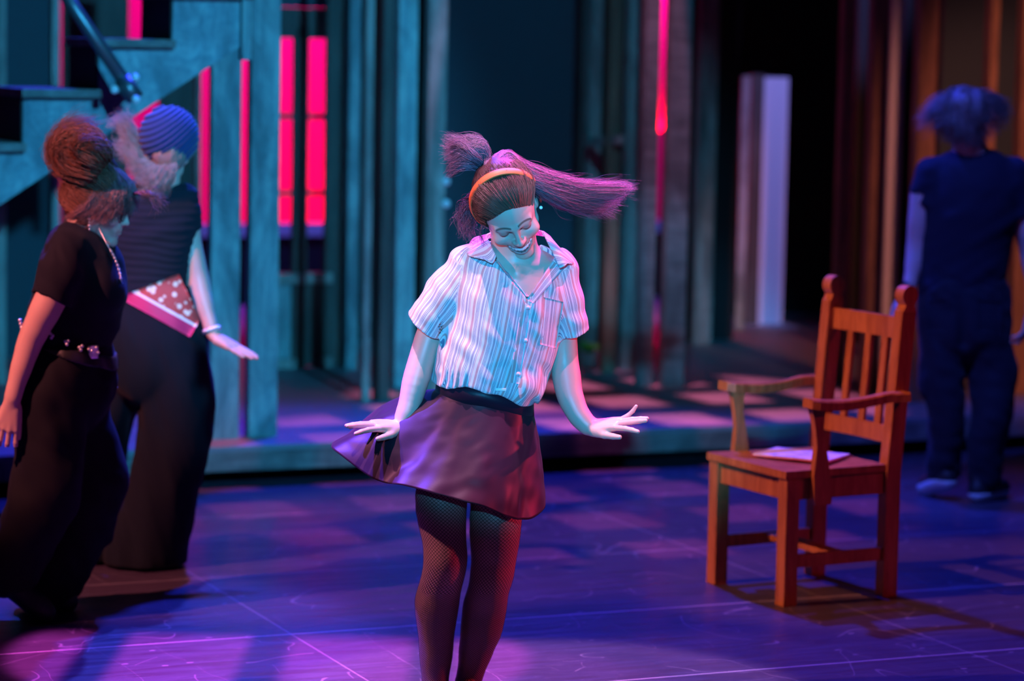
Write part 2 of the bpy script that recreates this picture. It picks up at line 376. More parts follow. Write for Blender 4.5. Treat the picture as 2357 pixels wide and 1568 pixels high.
def add_ball(bm, c, r, seg=12, sc_=(1, 1, 1)):
    b2 = bmesh.new(); bmesh.ops.create_uvsphere(b2, u_segments=seg, v_segments=max(6, seg//2+2), radius=1)
    for v in b2.verts: v.co = Vector((v.co.x*r*sc_[0], v.co.y*r*sc_[1], v.co.z*r*sc_[2])) + Vector(c)
    tmp = bpy.data.meshes.new('t'); b2.to_mesh(tmp); b2.free(); bm.from_mesh(tmp); bpy.data.meshes.remove(tmp)
def mk(name, fn, m, parent=None, loc=None, rz=0.0, smooth=False):
    bm = bmesh.new(); fn(bm); return link(name, bm_mesh(name, bm, smooth), m, parent, loc, rz)
# ================================================================= SETTING
DZ = 0.18                                                     # platform height
E0 = G(480, 1030, DZ)                                         # a point on the platform's front edge
def stage(s, n, z): p = E0 + UX*s + UN*n; return Vector((p.x, p.y, z))
bm = bmesh.new(); add_box(bm, (0, 10, -0.05), (26, 40, 0.1))
tag(link('floor', bm_mesh('floor', bm), M_FLOOR), kind='structure')
def wall(name, a, b, z0, z1, th, m, kind='structure'):
    a = Vector(a); b = Vector(b); mid = (a+b)/2; L = (b-a).length; an = math.atan2(b.y-a.y, b.x-a.x)
    bm = bmesh.new(); add_box(bm, (0, 0, (z1-z0)/2), (L, th, z1-z0))
    o = link(name, bm_mesh(name, bm), m, None, (mid.x, mid.y, z0), an)
    if kind: tag(o, kind=kind)
    return o
wall('wall_back', cycpt(-7, 0.1, 0), cycpt(9, 0.1, 0), 0, 5, 0.1, M_CYC)
# platform
pf = empty('stage_platform', stage(0, 0, 0), TH)
tag(pf, 'low grey stage platform with a worn timber front edge running behind the performers', 'platform')
mk('deck', lambda b: add_box(b, (1.2, 3.5, DZ-0.012), (12, 7.0, 0.024), bevel=0.004), M_DECK, pf)
for x0, x1 in ((-4.6, -0.9), (-0.898, 1.52), (1.522, 3.96), (3.962, 7.0)):
    mk('fascia_board', lambda b: add_box(b, ((x0+x1)/2, 0.02, 0.125-0.012), (x1-x0, 0.04, 0.086), bevel=0.003), M_FASCIA, pf)
mk('base', lambda b: add_box(b, (1.2, 3.6, 0.035), (11.8, 6.6, 0.07)), M_BLACK, pf)
mk('base_frame', lambda b: add_box(b, (1.2, 3.65, 0.116), (11.7, 6.5, 0.092)), M_BLACK, pf)
ZT = 2.75
def post(name, xl, xr, ym, label, m, yb=None, Y=None, dd=0.06, z0=DZ, z1=ZT, group=None):
    xc = (xl+xr)/2
    if Y is None:
        g = G(xc, yb, z0); Y = g.y
    c = P(xc, ym, Y); w = ((xr-xl)/pxm(Y) - dd*math.sin(TH))/math.cos(TH); w = max(w, 0.02)
    bm = bmesh.new(); add_box(bm, (0, 0, (z1-z0)/2), (w, dd, z1-z0), bevel=0.003)
    o = link(name, bm_mesh(name, bm), m, None, (c.x, c.y, z0), TH)
    return tag(o, label, 'post', group)
post('wooden_post', 478, 553, 600, 'weathered teal timber post right of the knitted hat, under the stair stringer', M_PAINT, yb=1010, dd=0.05, z1=1.95)
post('wooden_post', 566, 642, 600, 'wide weathered teal post at the platform edge, left of the red window', M_PAINT, yb=1004, dd=0.06)
post('wooden_post', 793, 829, 400, 'narrow teal post just right of the red window', M_PAINT, yb=850)
post('wooden_post', 834, 857, 500, 'thin pale lavender-grey post whose foot meets a pink patch of light', M_POST, yb=925, dd=0.03)
post('wooden_post', 862, 903, 500, 'dark reddish post right against the thin pale post', M_DKPOST, yb=922, dd=0.09)
post('wooden_post', 905, 958, 400, 'blotchy teal and purple post left of the dancer in the striped shirt', M_PAINT, yb=890)
post('wooden_post', 975, 1027, 300, 'pale teal post directly left of the dancer\'s flying hair bun', M_POST, yb=900)
post('wooden_post', 1326, 1345, 300, 'narrow dark red post at the right edge of the dark teal panel', M_DKPOST, Y=15.2)
post('wooden_post', 1345, 1384, 300, 'light teal post crossed by a short horizontal brace, right of the dark panel', M_POST, yb=838)
post('wooden_post', 1391, 1429, 300, 'brown post with a reddish upper part, right of the short brace', M_BROWN, yb=858)
post('wooden_post', 1434, 1474, 300, 'pale teal post where the dancer\'s streaming hair ends', M_POST, yb=850)
post('wooden_post', 1470, 1513, 400, 'grey-blue post left of the thin magenta gap', M_FASCIA, yb=888)
post('wooden_post', 1527, 1586, 400, 'grey-blue post right of the thin magenta gap', M_FASCIA, yb=890)
post('wooden_post', 1598, 1650, 300, 'grey-green post with a pinkish top, left of the dark doorway', M_POST, yb=792)
post('wooden_post', 1925, 1960, 300, 'orange-red lit post above the left knob of the wooden chair', M_BROWN, yb=880)
post('wooden_post', 1992, 2040, 300, 'brown post behind the chair back, between chair knobs', M_BROWN, yb=900)
post('wooden_post', 2100, 2156, 200, 'wide orange-brown post left of the man seen from behind', M_BROWN, yb=925)
post('wooden_post', 2266, 2298, 100, 'reddish post rising behind the head of the man seen from behind', M_BROWN, yb=900)
post('wooden_post', 2328, 2400, 400, 'brown post at the right border of the photo', M_BROWN, yb=905)
post('wooden_post', -20, 16, 300, 'pale post at the left border above the stairs', M_POST, Y=14.2)
post('wooden_post', 112, 140, 100, 'pale narrow post seen behind the stair treads', M_POST, Y=14.0)
post('wooden_post', 443, 463, 400, 'thin grey post just right of the knitted hat', M_POST, Y=15.0)
post('wooden_board', 1700, 1722, 400, 'thin pinkish board standing in the dark doorway', M_POST, Y=17.6, dd=0.02, z1=1.75)['category'] = 'board'
# small brace between two posts
yA_, yB_ = G(1364, 838, DZ).y, G(1410, 858, DZ).y; bm = bmesh.new(); a = P(1342, 328, yA_-0.075); b = P(1427, 322, yB_-0.085); add_bar(bm, a, b, 0.05, 0.05, (0, 0, 1), 0.004)
o = link('wooden_brace', bm_mesh('b', bm), M_POST); tag(o, 'short pale horizontal brace nailed between two posts', 'brace')
def flat(name, xl, xr, ym, Y, z0, z1, m, label, cat='panel', th=0.03, ang=TH):
    a = P(xl, ym, Y); b = P(xr, ym, Y)
    # run the panel along the stage direction through its centre
    c = (a+b)/2; w = (b.x-a.x)/math.cos(ang)
    k = Vector((math.cos(ang), math.sin(ang), 0))
    bm = bmesh.new(); add_box(bm, (0, 0, (z1-z0)/2), (w, th, z1-z0), bevel=0.002)
    o = link(name, bm_mesh(name, bm), m, None, (c.x, c.y, z0), ang); return tag(o, label, cat)
flat('scenery_panel', 1022, 1334, 300, 15.6, DZ, 3.2, M_TEALFLAT, 'broad dark teal panel behind the head of the dancer in the striped shirt')
flat('scenery_panel', -420, -20, 300, 15.0, DZ, 3.2, M_TEALFLAT, 'dark teal panel beyond the left border of the photo')
flat('scenery_panel', 12, 112, 300, 15.4, DZ, 3.2, M_TEALFLAT, 'dark teal panel at the far left behind the stairs')
flat('scenery_panel', 148, 290, 300, 16.2, DZ, 3.2, M_DKPOST, 'dark panel seen between the stair treads')
flat('scenery_panel', 368, 448, 300, 16.3, DZ, 3.2, M_DKPOST, 'added dark sheet for the shade behind the knitted hat, under the stairs')  # sheet added where only shade shows; blocks the backcloth
flat('scenery_panel', 752, 1010, 300, 16.6, DZ, 3.2, M_BLACK, 'added black sheet for the darkness behind the posts left of the dancer')  # blocker put in for the dark gaps, covers the red cloth
flat('scenery_panel', 1340, 1512, 300, 16.6, DZ, 3.2, M_TEALFLAT, 'added dark sheet for the shade behind the posts right of the streaming hair')  # added dark backing, keeps red cloth out of the gaps
flat('scenery_panel', 1527, 1700, 300, 16.9, DZ, 3.2, M_BLACK, 'added black sheet for the darkness left of the dark doorway')  # added to stop a red strip; its black stands for darkness
flat('scenery_panel', 1722, 1752, 400, 17.9, DZ, 1.76, M_DKPOST, 'narrow dark board left of the lavender panel')
flat('scenery_panel', 1750, 1808, 400, 18.0, DZ, 1.74, M_LAV, 'pale lavender panel standing in the dark doorway')
flat('scenery_panel', 1600, 2020, 300, 18.7, DZ, 3.2, M_BLACK, 'black drape closing the back of the dark doorway', 'drape')
flat('scenery_panel', 1960, 2160, 300, 17.0, DZ, 3.2, M_BLACK, 'added black sheet for the darkness behind the posts right of the doorway')  # blocker added so no red shows between these posts
flat('scenery_panel', 2042, 2074, 300, 15.9, DZ, 3.2, M_LAV, 'narrow pale board with blue and pink light left of the wide orange-brown post')
flat('scenery_panel', 2150, 2440, 300, 16.4, DZ, 3.2, M_TEALFLAT, 'dark navy panel behind the man seen from behind')
# window with red light behind
wy = 15.15; wn = P(700, 300, wy)
win = empty('window_frame_unit', (wn.x, wn.y, DZ), TH); tag(win, 'tall dark window frame with six panes glowing red from behind', 'window')
def wl(px): return ((px-700)/pxm(wy))/math.cos(TH)
def wz(py): return P(700, py, wy).z - DZ
def wbox(n, x0, x1, y0, y1, m, th=0.05): 
    return mk(n, lambda b: add_box(b, ((wl(x0)+wl(x1))/2, 0, (wz(y0)+wz(y1))/2), (abs(wl(x1)-wl(x0)), th, abs(wz(y0)-wz(y1))), bevel=0.003), m, win)
wbox('side_stile', 610, 641, -420, 844, M_DKPOST); wbox('centre_stile', 676, 706, 60, 844, M_DKPOST); wbox('side_stile', 748, 792, -420, 844, M_DKPOST)
wbox('header_board', 641, 748, 18, 88, M_DKPOST); wbox('muntin', 641, 748, 262, 274, M_DKPOST, 0.03); wbox('muntin', 641, 748, 439, 450, M_DKPOST, 0.03)
wbox('upper_panel', 641, 748, -420, 17, M_TEALFLAT, 0.02)
wbox('sill_board', 632, 762, 628, 652, M_POST, 0.09); wbox('lower_panel', 641, 674, 652, 843, M_PAINT, 0.02); wbox('lower_panel', 706, 748, 652, 843, M_DKPOST, 0.02)
wbox('foot_block', 630, 682, 824, 845, M_POST, 0.12); wbox('foot_block', 735, 762, 822, 845, M_POST, 0.12)
# low masking wall in front of the glowing backcloth
lw = wall('masking_wall', cycpt(-6, -1.1, 0), cycpt(8, -1.1, 0), 0, 0.70, 0.06, M_BLACK, None)
tag(lw, 'low dark masking wall in front of the red backcloth', 'wall')
lr = wall('light_band_rail', cycpt(-6, -1.17, 0), cycpt(8, -1.17, 0), 0.63, 0.715, 0.05, M_LAV, None); tag(lr, 'pale rail added on top of the masking wall to show a band of blue light', 'rail')  # added pale strip, stands in for the blue band of light
spot('light_blue_rail', cycpt(0.3, -3.2, 2.9), cycpt(0.3, -1.17, 0.7), (0.08, 0.16, 1.0), 260, 100, 0.6, 0.05)
# ---------------------------------------------------------------- stairs
SY = 11.7
def SP(px, py, Y=None):
    """point on the stringer's plane (stage direction through x=560 at depth SY)"""
    o = P(560, 100, SY); d = ray(px, py); t = (o.dot(UN))/d.dot(Vector((UN.x, UN.y, 0))) if False else None
    nrm = UN; cam0 = Vector((0, 0, CAMZ)); t = (o-cam0).dot(nrm)/d.dot(nrm); return cam0 + d*t
st = empty('staircase', (SP(300, 600).x, SP(300, 600).y, DZ)); tag(st, 'weathered teal staircase with open treads climbing at the upper left', 'staircase')
base = st.location.copy()
def extrude_poly(name, pts, m, parent, th, base):
    bm = bmesh.new(); f = [bm.verts.new(Vector(p)-base) for p in pts]; b = [bm.verts.new(Vector(p)+UN*th-base) for p in pts]
    n = len(pts); bm.faces.new(f); bm.faces.new(b[::-1])
    for i in range(n): bm.faces.new((f[i], b[i], b[(i+1) % n], f[(i+1) % n]))
    bm.normal_update(); bmesh.ops.triangulate(bm, faces=[x for x in bm.faces if len(x.verts) > 4], ngon_method='EAR_CLIP')
    return link(name, bm_mesh(name, bm), m, parent)
saw = [(-130, 470), (-130, 345), (52, 345), (54, 225), (226, 224), (228, 110), (396, 108), (399, -5), (575, -8), (577, 130), (556, 140), (470, 150), (455, 162), (0, 472), (-130, 562)]
M_STR = wood('paint_stringer', (0.32, 0.45, 0.46), (0.15, 0.26, 0.30), scale=(2, 14, 9), blotch=0.75, blotchcol=(0.05, 0.10, 0.13))
poly = [(-130, 560), (-130, 345), (52, 345), (54, 225), (226, 224), (228, 110), (396, 108), (399, -5), (575, -8), (575, 92), (0, 472)]
extrude_poly('stringer', [SP(*p) for p in poly], M_STR, st, 0.045, base)
extrude_poly('stringer', [SP(*p)+UN*0.43 for p in poly], M_BLACK, st, 0.03, base)
mk('end_board', lambda b: add_bar(b, SP(563, -20)-UN*0.01-base, SP(562, 138)-UN*0.01-base, 0.04, 0.05, UX, 0.003), M_PAINT, st)
for x0, x1, y in ((-70, 56, 338), (52, 228, 214), (226, 398, 98), (396, 580, -14)):
    a, b = SP(x0-8, y), SP(x1, y)
    def f(bm_):
        c = (a+b)/2 + UN*0.21 - base; c.z = a.z-base.z
        add_box(bm_, c, ((b-a).length, 0.52, 0.035), Matrix.Rotation(TH, 3, 'Z'), 0.006)
    mk('tread', f, M_FASCIA, st)
for x, y0, y1 in ((54, 345, 226), (228, 224, 112), (398, 106, -4)):
    def f(bm_):
        a, b = SP(x, y0), SP(x, y1); c = (a+b)/2 + UN*0.215 - base; add_box(bm_, c, (0.02, 0.42, (b-a).length), Matrix.Rotation(TH, 3, 'Z'))
    mk('riser', f, M_BLACK, st)  # black puts the shade on the risers into their colour
hr = empty('handrail', (P(290, 200, 11.2).x, P(290, 200, 11.2).y, P(290, 200, 11.2).z)); tag(hr, 'round metal handrail pipe with a clamped end in front of the stair stringer', 'handrail')
hb = hr.location.copy(); RY = 11.25
mk('pipe', lambda b: add_tube(b, [P(120, -60, RY)-hb, P(175, 25, RY)-hb, P(298, 205, RY)-hb], 0.028, 16), M_PIPE, hr, smooth=True)
mk('clamp', lambda b: add_tube(b, [P(281, 180, RY)-hb, P(312, 228, RY)-hb], 0.036, 16), M_PIPE, hr, smooth=True)
mk('bracket', lambda b: add_bar(b, P(300, 205, RY+0.02)-hb, SP(303, 207)-hb, 0.03, 0.03), M_PIPE, hr)
for x, y in ((311, 178), (263, 206), (312, 229)):
    mk('bolt', lambda b: add_ball(b, P(x, y, RY-0.03)-hb, 0.017, 12), M_BTN, hr, smooth=True)  # enlarged white ball, metal glint put into its colour
yG_ = G(1001, 900, DZ).y
for y, lb in ((418, 'upper shiny round bolt on the post edge beside the dancer\'s hair'), (469, 'lower shiny round bolt on the post edge beside the dancer\'s hair')):
    o = mk('bolt', lambda b: add_ball(b, (0, 0, 0), 0.021, 14), M_BTN, None, P(1027, y, yG_-0.01), smooth=True); tag(o, lb, 'bolt')  # white colour and size stand in for the specular glint
# small plants
def plant(px, py, Y, label, s=1.0):
    e = empty('small_plant', P(px, py+20, Y)); tag(e, label, 'plant')
    mk('pot', lambda b: add_tube(b, [(0, 0, -0.04*s), (0, 0, 0.03*s)], [0.035*s, 0.05*s], 14), M_POST, e)
    def lv(b):
        for k in range(26):
            a = random.random()*6.28; t = random.random()
            p0 = Vector((0, 0, 0.02*s)); p2 = Vector((math.cos(a)*0.06*s, math.sin(a)*0.06*s, (0.05+0.05*t)*s)); add_tube(b, [p0, (p0+p2)/2+Vector((0, 0, 0.02*s)), p2], [0.002, 0.009*s, 0.001], 5)
    mk('leaves', lv, M_LEAF, e, smooth=True)
plant(1355, 805, 15.2, 'small green plant in a pale pot at the foot of the light teal post'); plant(1668, 712, 17.8, 'tiny green plant low in the dark doorway', 0.8)
# ================================================================= CHAIR
cc = Vector((1.054, 10.081, 0)); CH_RZ = -1.068                    # local -Y is the front
ch = empty('armchair', (cc.x, cc.y, 0), CH_RZ); tag(ch, 'wooden slat-back armchair with rounded knobs on its back posts and a booklet on its seat', 'chair')
HW, HD = 0.222, 0.215                                              # half width, half depth (leg centres)
def leg(x, y): mk('leg', lambda b: add_box(b, (x, y, 0.225), (0.055, 0.055, 0.45), bevel=0.004), M_CHAIR, ch)
leg(-HW, -HD); leg(HW, -HD)
for sx in (-1, 1):
    def up(bm_):
        add_bar(bm_, (sx*HW, HD, 0.0), (sx*HW, HD, 0.46), 0.05, 0.062, bevel=0.004)
        add_bar(bm_, (sx*HW, HD, 0.45), (sx*HW, HD+0.045, 1.02), 0.05, 0.062, (1, 0, 0), 0.004)
    mk('back_post', up, M_CHAIR, ch)
    def fin(bm_):
        b2 = bmesh.new(); prof = [(-0.03, 1.01), (-0.024, 1.03), (-0.018, 1.042)] + [(0.033*math.cos(a), 1.075+0.036*math.sin(a)) for a in np.linspace(math.radians(215), math.radians(-35), 14)] + [(0.018, 1.042), (0.024, 1.03), (0.03, 1.01)]
        # knob profile in the front-back direction extruded across
        A = [bm_.verts.new((sx*HW-0.025, HD+0.047+u, z)) for u, z in prof]; B = [bm_.verts.new((sx*HW+0.025, HD+0.047+u, z)) for u, z in prof]
        n = len(prof); bm_.faces.new(A); bm_.faces.new(B[::-1])
        for i in range(n): bm_.faces.new((A[i], B[i], B[(i+1) % n], A[(i+1) % n]))
    mk('post_knob', fin, M_CHAIR, ch)
def yb_(z): return HD + (z-0.45)*0.045/0.57
def curved_rail(bm_, z, h, th=0.022, sag=0.035, arch=0.0):
    n = 10
    for i in range(n):
        t0, t1 = i/n, (i+1)/n; x0, x1 = -HW+2*HW*t0, -HW+2*HW*t1
        s0, s1 = sag*4*t0*(1-t0), sag*4*t1*(1-t1); y = yb_(z)
        vs = []
        for (x, s, t) in ((x0, s0, t0), (x1, s1, t1)):
            a_ = arch*4*t*(1-t)
            for (dy, dz) in ((-th/2, -h/2), (th/2, -h/2), (th/2, h/2), (-th/2, h/2)):
                vs.append(bm_.verts.new((x, y+s*0.6+dy, z+dz+a_)))
        for k in range(4): bm_.faces.new((vs[k], vs[(k+1) % 4], vs[4+(k+1) % 4], vs[4+k]))
    bmesh.ops.remove_doubles(bm_, verts=bm_.verts[:], dist=1e-5)
mk('top_rail', lambda b: curved_rail(b, 0.955, 0.075, sag=0.03), M_CHAIR, ch); mk('lower_back_rail', lambda b: curved_rail(b, 0.575, 0.06, sag=0.03), M_CHAIR, ch)
for x in (-0.105, 0.0, 0.105):
    s = 0.03*0.6*(1-(x/HW)**2)
    mk('back_slat', lambda b: add_bar(b, (x, yb_(0.60)+s, 0.60), (x, yb_(0.925)+s, 0.925), 0.034, 0.014, (1, 0, 0), 0.002), M_CHAIR, ch)
def seat(bm_):
    n, m_ = 14, 14; x0, x1, y0, y1 = -HW-0.032, HW+0.032, -HD-0.036, HD-0.03; top, bot = [], []
    for j in range(m_+1):
        v = j/m_; tr, br = [], []
        for i in range(n+1):
            u = i/n; w = 1.0-0.06*v; x = (x0+(x1-x0)*u)*w; y = y0+(y1-y0)*v
            dip = -0.009*math.sin(math.pi*min(1, max(0, (v-0.05)/0.95)))*(math.sin(math.pi*u)**0.5)
            tr.append(bm_.verts.new((x, y, 0.478+dip))); br.append(bm_.verts.new((x, y, 0.452)))
        top.append(tr); bot.append(br)
    for j in range(m_):
        for i in range(n):
            bm_.faces.new((top[j][i], top[j][i+1], top[j+1][i+1], top[j+1][i])); bm_.faces.new((bot[j][i], bot[j+1][i], bot[j+1][i+1], bot[j][i+1]))
    for i in range(n):
        bm_.faces.new((top[0][i], bot[0][i], bot[0][i+1], top[0][i+1])); bm_.faces.new((top[m_][i], top[m_][i+1], bot[m_][i+1], bot[m_][i]))
    for j in range(m_):
        bm_.faces.new((top[j][0], top[j+1][0], bot[j+1][0], bot[j][0])); bm_.faces.new((top[j][n], bot[j][n], bot[j+1][n], top[j+1][n]))
mk('seat', seat, M_CHAIR, ch)
for (a, b) in (((-HW+.02, -HD, 0.41), (HW-.02, -HD, 0.41)), ((-HW, -HD+.02, 0.41), (-HW, HD-.02, 0.41)), ((HW, -HD+.02, 0.41), (HW, HD-.02, 0.41)), ((-HW+.02, HD, 0.41), (HW-.02, HD, 0.41))):
    mk('apron', lambda bm_: add_bar(bm_, a, b, 0.075, 0.022, (0, 0, 1), 0.002), M_CHAIR, ch)
for sx in (-1, 1): mk('side_stretcher', lambda bm_: add_bar(bm_, (sx*HW, -HD+.02, 0.155), (sx*HW, HD-.02, 0.155), 0.045, 0.022, (0, 0, 1), 0.002), M_CHAIR, ch)
mk('cross_stretcher', lambda bm_: add_bar(bm_, (-HW+.01, 0.02, 0.16), (HW-.01, 0.02, 0.16), 0.022, 0.065, (0, 0, 1), 0.002), M_CHAIR, ch)
def arm(sx):
    def f(bm_):                                                   # plan outline of the arm rest, gently dipped
        n = 16; prev = None
        for i in range(n+1):
            t = i/n; y = -HD+0.035 + (2*HD-0.01)*t; w = 0.028+0.012*math.cos(t*math.pi*1.5)*0.8 + (0.006 if t < 0.15 else 0)
            if i == 0: w *= 0.7
            xo = sx*(HW+0.048 - 0.012*math.sin(math.pi*t)); z = 0.715 - 0.016*math.sin(math.pi*min(1, t*1.25)) + (0.006*t)
            ring = [bm_.verts.new((xo+dx*w, y, z+dz)) for dx, dz in ((-1, -0.016), (1, -0.016), (1.0, 0.012), (0.8, 0.018), (-0.8, 0.018), (-1, 0.012))]
            if prev:
                for k in range(6): bm_.faces.new((prev[k], prev[(k+1) % 6], ring[(k+1) % 6], ring[k]))
            else: bm_.faces.new(ring[::-1])
            prev = ring
        bm_.faces.new(prev)
    mk('armrest', f, M_CHAIR, ch)
    def g(bm_):                                                   # shaped support fixed outside the seat rail
        prof = [(0.355, -0.030, 0.034), (0.375, -0.036, 0.038), (0.46, -0.032, 0.036), (0.56, -0.012, 0.028), (0.62, -0.014, 0.020), (0.66, -0.018, 0.026), (0.70, -0.028, 0.034)]
        prev = None
        for z, a_, b_ in prof:
            yc = -0.10 - (z-0.355)*0.10
            ring = [bm_.verts.new((sx*(HW+0.032)+dx, yc+y_, z)) for dx, y_ in ((-0.013, a_), (0.013, a_), (0.013, b_), (-0.013, b_))]
            if prev:
                for k in range(4): bm_.faces.new((prev[k], prev[(k+1) % 4], ring[(k+1) % 4], ring[k]))
            else: bm_.faces.new(ring[::-1])
            prev = ring
        bm_.faces.new(prev)
    mk('arm_support', g, M_CHAIR, ch)
arm(-1); arm(1)
b0 = G(1845, 1052, 0.476)
bk = empty('booklet', (b0.x, b0.y, 0.4790), CH_RZ+0.55); tag(bk, 'open white booklet with blue and red print lying on the chair seat', 'booklet')
mk('cover', lambda b: add_box(b, (0, 0, 0.002), (0.30, 0.215, 0.003)), mat('booklet_red', (0.6, 0.05, 0.08), 0.5), bk)
def pg(sx):
    def f(bm_):
        add_box(bm_, (sx*0.073, 0, 0.006), (0.143, 0.205, 0.006), bevel=0.001)
    return f
mk('page_block', pg(-1), M_PAPER, bk); mk('page_block', pg(1), M_PAPER, bk)

# ================================================================= PEOPLE: signed-distance modelling
def lerp(a, b, t): return a+(b-a)*t
def smin(a, b, k):
    if k <= 0: return np.minimum(a, b)
    h = np.maximum(k-np.abs(a-b), 0)/k; return np.minimum(a, b)-h*h*k*0.25
def vnoise(X, Y, Z, seed=0):
    """smooth value noise in -1..1"""
    rng = np.random.default_rng(seed); T = rng.random((32, 32, 32)).astype(np.float32)*2-1
    xi, yi, zi = np.floor(X).astype(int), np.floor(Y).astype(int), np.floor(Z).astype(int)
    fx_, fy_, fz_ = X-xi, Y-yi, Z-zi
    fx_, fy_, fz_ = fx_*fx_*(3-2*fx_), fy_*fy_*(3-2*fy_), fz_*fz_*(3-2*fz_); r = 0
    for dx in (0, 1):
        for dy in (0, 1):
            for dz in (0, 1):
                r = r + T[(xi+dx) % 32, (yi+dy) % 32, (zi+dz) % 32]*(fx_ if dx else 1-fx_)*(fy_ if dy else 1-fy_)*(fz_ if dz else 1-fz_)
    return r
class Field:
    def __init__(s, lo, hi, h):
        s.lo = np.array(lo, np.float32); s.h = h; s.n = np.ceil((np.array(hi)-s.lo)/h).astype(int)+1
        s.F = np.full(tuple(s.n), 0.06, np.float32)
        s.ax = [s.lo[i]+h*np.arange(s.n[i], dtype=np.float32) for i in range(3)]
    def sub(s, lo, hi, pad):
        a = np.clip(np.floor((np.array(lo)-pad-s.lo)/s.h).astype(int), 0, s.n); b = np.clip(np.ceil((np.array(hi)+pad-s.lo)/s.h).astype(int)+1, 0, s.n)
        if np.any(b <= a): return None, None
        sl = tuple(slice(int(a[i]), int(b[i])) for i in range(3))
        return sl, np.meshgrid(*[s.ax[i][sl[i]] for i in range(3)], indexing='ij', sparse=True)
    def op(s, sl, d, mode, k):
        if mode == 'u': s.F[sl] = smin(s.F[sl], d, k)
        elif mode == 's': s.F[sl] = -smin(-s.F[sl], d, k)
        elif mode == 'i': s.F[sl] = -smin(-s.F[sl], -d, k)
    def cone(s, a, b, ra, rb, mode='u', k=0.01):
        a = np.array(a, np.float32); b = np.array(b, np.float32); R = max(ra, rb)
        sl, g = s.sub(np.minimum(a, b)-R, np.maximum(a, b)+R, k+3*s.h+0.006)
        if sl is None: return
        X, Y, Z = g; ab = b-a; L2 = float(ab@ab)+1e-12
        t = np.clip(((X-a[0])*ab[0]+(Y-a[1])*ab[1]+(Z-a[2])*ab[2])/L2, 0, 1)
        d = np.sqrt((X-a[0]-t*ab[0])**2+(Y-a[1]-t*ab[1])**2+(Z-a[2]-t*ab[2])**2)-(ra+(rb-ra)*t)
        s.op(sl, d.astype(np.float32), mode, k)
    def chain(s, pts, rad, mode='u', k=0.01, sub=4):
        P_, R_ = spline(pts, rad, sub)
        for i in range(len(P_)-1): s.cone(P_[i], P_[i+1], R_[i], R_[i+1], mode, k)
    def ell(s, c, r, rot=None, mode='u', k=0.01):
        c = np.array(c, np.float32); r = np.array(r, np.float32); R = float(r.max())
        sl, g = s.sub(c-R, c+R, k+3*s.h+0.006)
        if sl is None: return
        X, Y, Z = g[0]-c[0], g[1]-c[1], g[2]-c[2]
        if rot is not None:
            m = np.array(rot, np.float32)                         # columns = local axes in the field's frame
            x = X*m[0, 0]+Y*m[1, 0]+Z*m[2, 0]; y = X*m[0, 1]+Y*m[1, 1]+Z*m[2, 1]; z = X*m[0, 2]+Y*m[1, 2]+Z*m[2, 2]
        else: x, y, z = X, Y, Z
        k0 = np.sqrt((x/r[0])**2+(y/r[1])**2+(z/r[2])**2); k1 = np.sqrt((x/r[0]**2)**2+(y/r[1]**2)**2+(z/r[2]**2)**2)
        s.op(sl, (k0*(k0-1)/np.maximum(k1, 1e-6)).astype(np.float32), mode, k)
    def slab(s, secs, mode='u', k=0.012, sub=5):
        """body of elliptical sections: (centre, half width, half depth, width axis)"""
        C_ = [x[0] for x in secs]; P_, _ = spline(C_, [1]*len(C_), sub); q = np.linspace(0, len(secs)-1, len(P_))
        rx = np.interp(q, range(len(secs)), [x[1] for x in secs]); ry = np.interp(q, range(len(secs)), [x[2] for x in secs])
        A_ = np.array([[np.interp(t, range(len(secs)), [x[3][i] for x in secs]) for i in range(3)] for t in q])
        for i in range(len(P_)-1):
            a, b = np.array(P_[i], np.float32), np.array(P_[i+1], np.float32); ab = b-a; L = float(np.linalg.norm(ab))+1e-9; z = ab/L
            x = A_[i]-z*(A_[i]@z); x /= np.linalg.norm(x); y = np.cross(z, x); R = max(rx[i], rx[i+1], ry[i], ry[i+1])
            sl, g = s.sub(np.minimum(a, b)-R, np.maximum(a, b)+R, k+3*s.h+0.006)
            if sl is None: continue
            X, Y, Z = g[0]-a[0], g[1]-a[1], g[2]-a[2]
            w = X*z[0]+Y*z[1]+Z*z[2]; t = np.clip(w/L, 0, 1); e = w-t*L; lx = X*x[0]+Y*x[1]+Z*x[2]; ly = X*y[0]+Y*y[1]+Z*y[2]
            RX = rx[i]+(rx[i+1]-rx[i])*t; RY = ry[i]+(ry[i+1]-ry[i])*t; rm = np.minimum(RX, RY)
            k0 = np.sqrt((lx/RX)**2+(ly/RY)**2+(e/rm)**2)+1e-6; k1 = np.sqrt((lx/RX**2)**2+(ly/RY**2)**2+(e/rm**2)**2)+1e-6
            s.op(sl, (k0*(k0-1)/k1).astype(np.float32), mode, k)
    def half(s, p, nrm, k=0.0, box=None):
        """cut away everything on the side the normal points to (inside box only, when given)"""
        p = np.array(p); nrm = np.array(nrm, float); nrm = nrm/np.linalg.norm(nrm)
        lo, hi = box if box else (s.lo, s.lo+s.h*s.n)
        sl, g = s.sub(lo, hi, 0)
        if sl is None: return
        d = (g[0]-p[0])*nrm[0]+(g[1]-p[1])*nrm[1]+(g[2]-p[2])*nrm[2]
        s.F[sl] = -smin(-s.F[sl], -d.astype(np.float32), k)
    def disp(s, fn, band=0.05):
        idx = np.where(np.abs(s.F) < band); X, Y, Z = (s.ax[i][idx[i]] for i in range(3))
        s.F[idx] += fn(X, Y, Z).astype(np.float32)
    def shell(s, th): s.F = np.maximum(s.F, -(s.F+th))
    def mesh(s): return nets(s.F, s.lo, s.h)
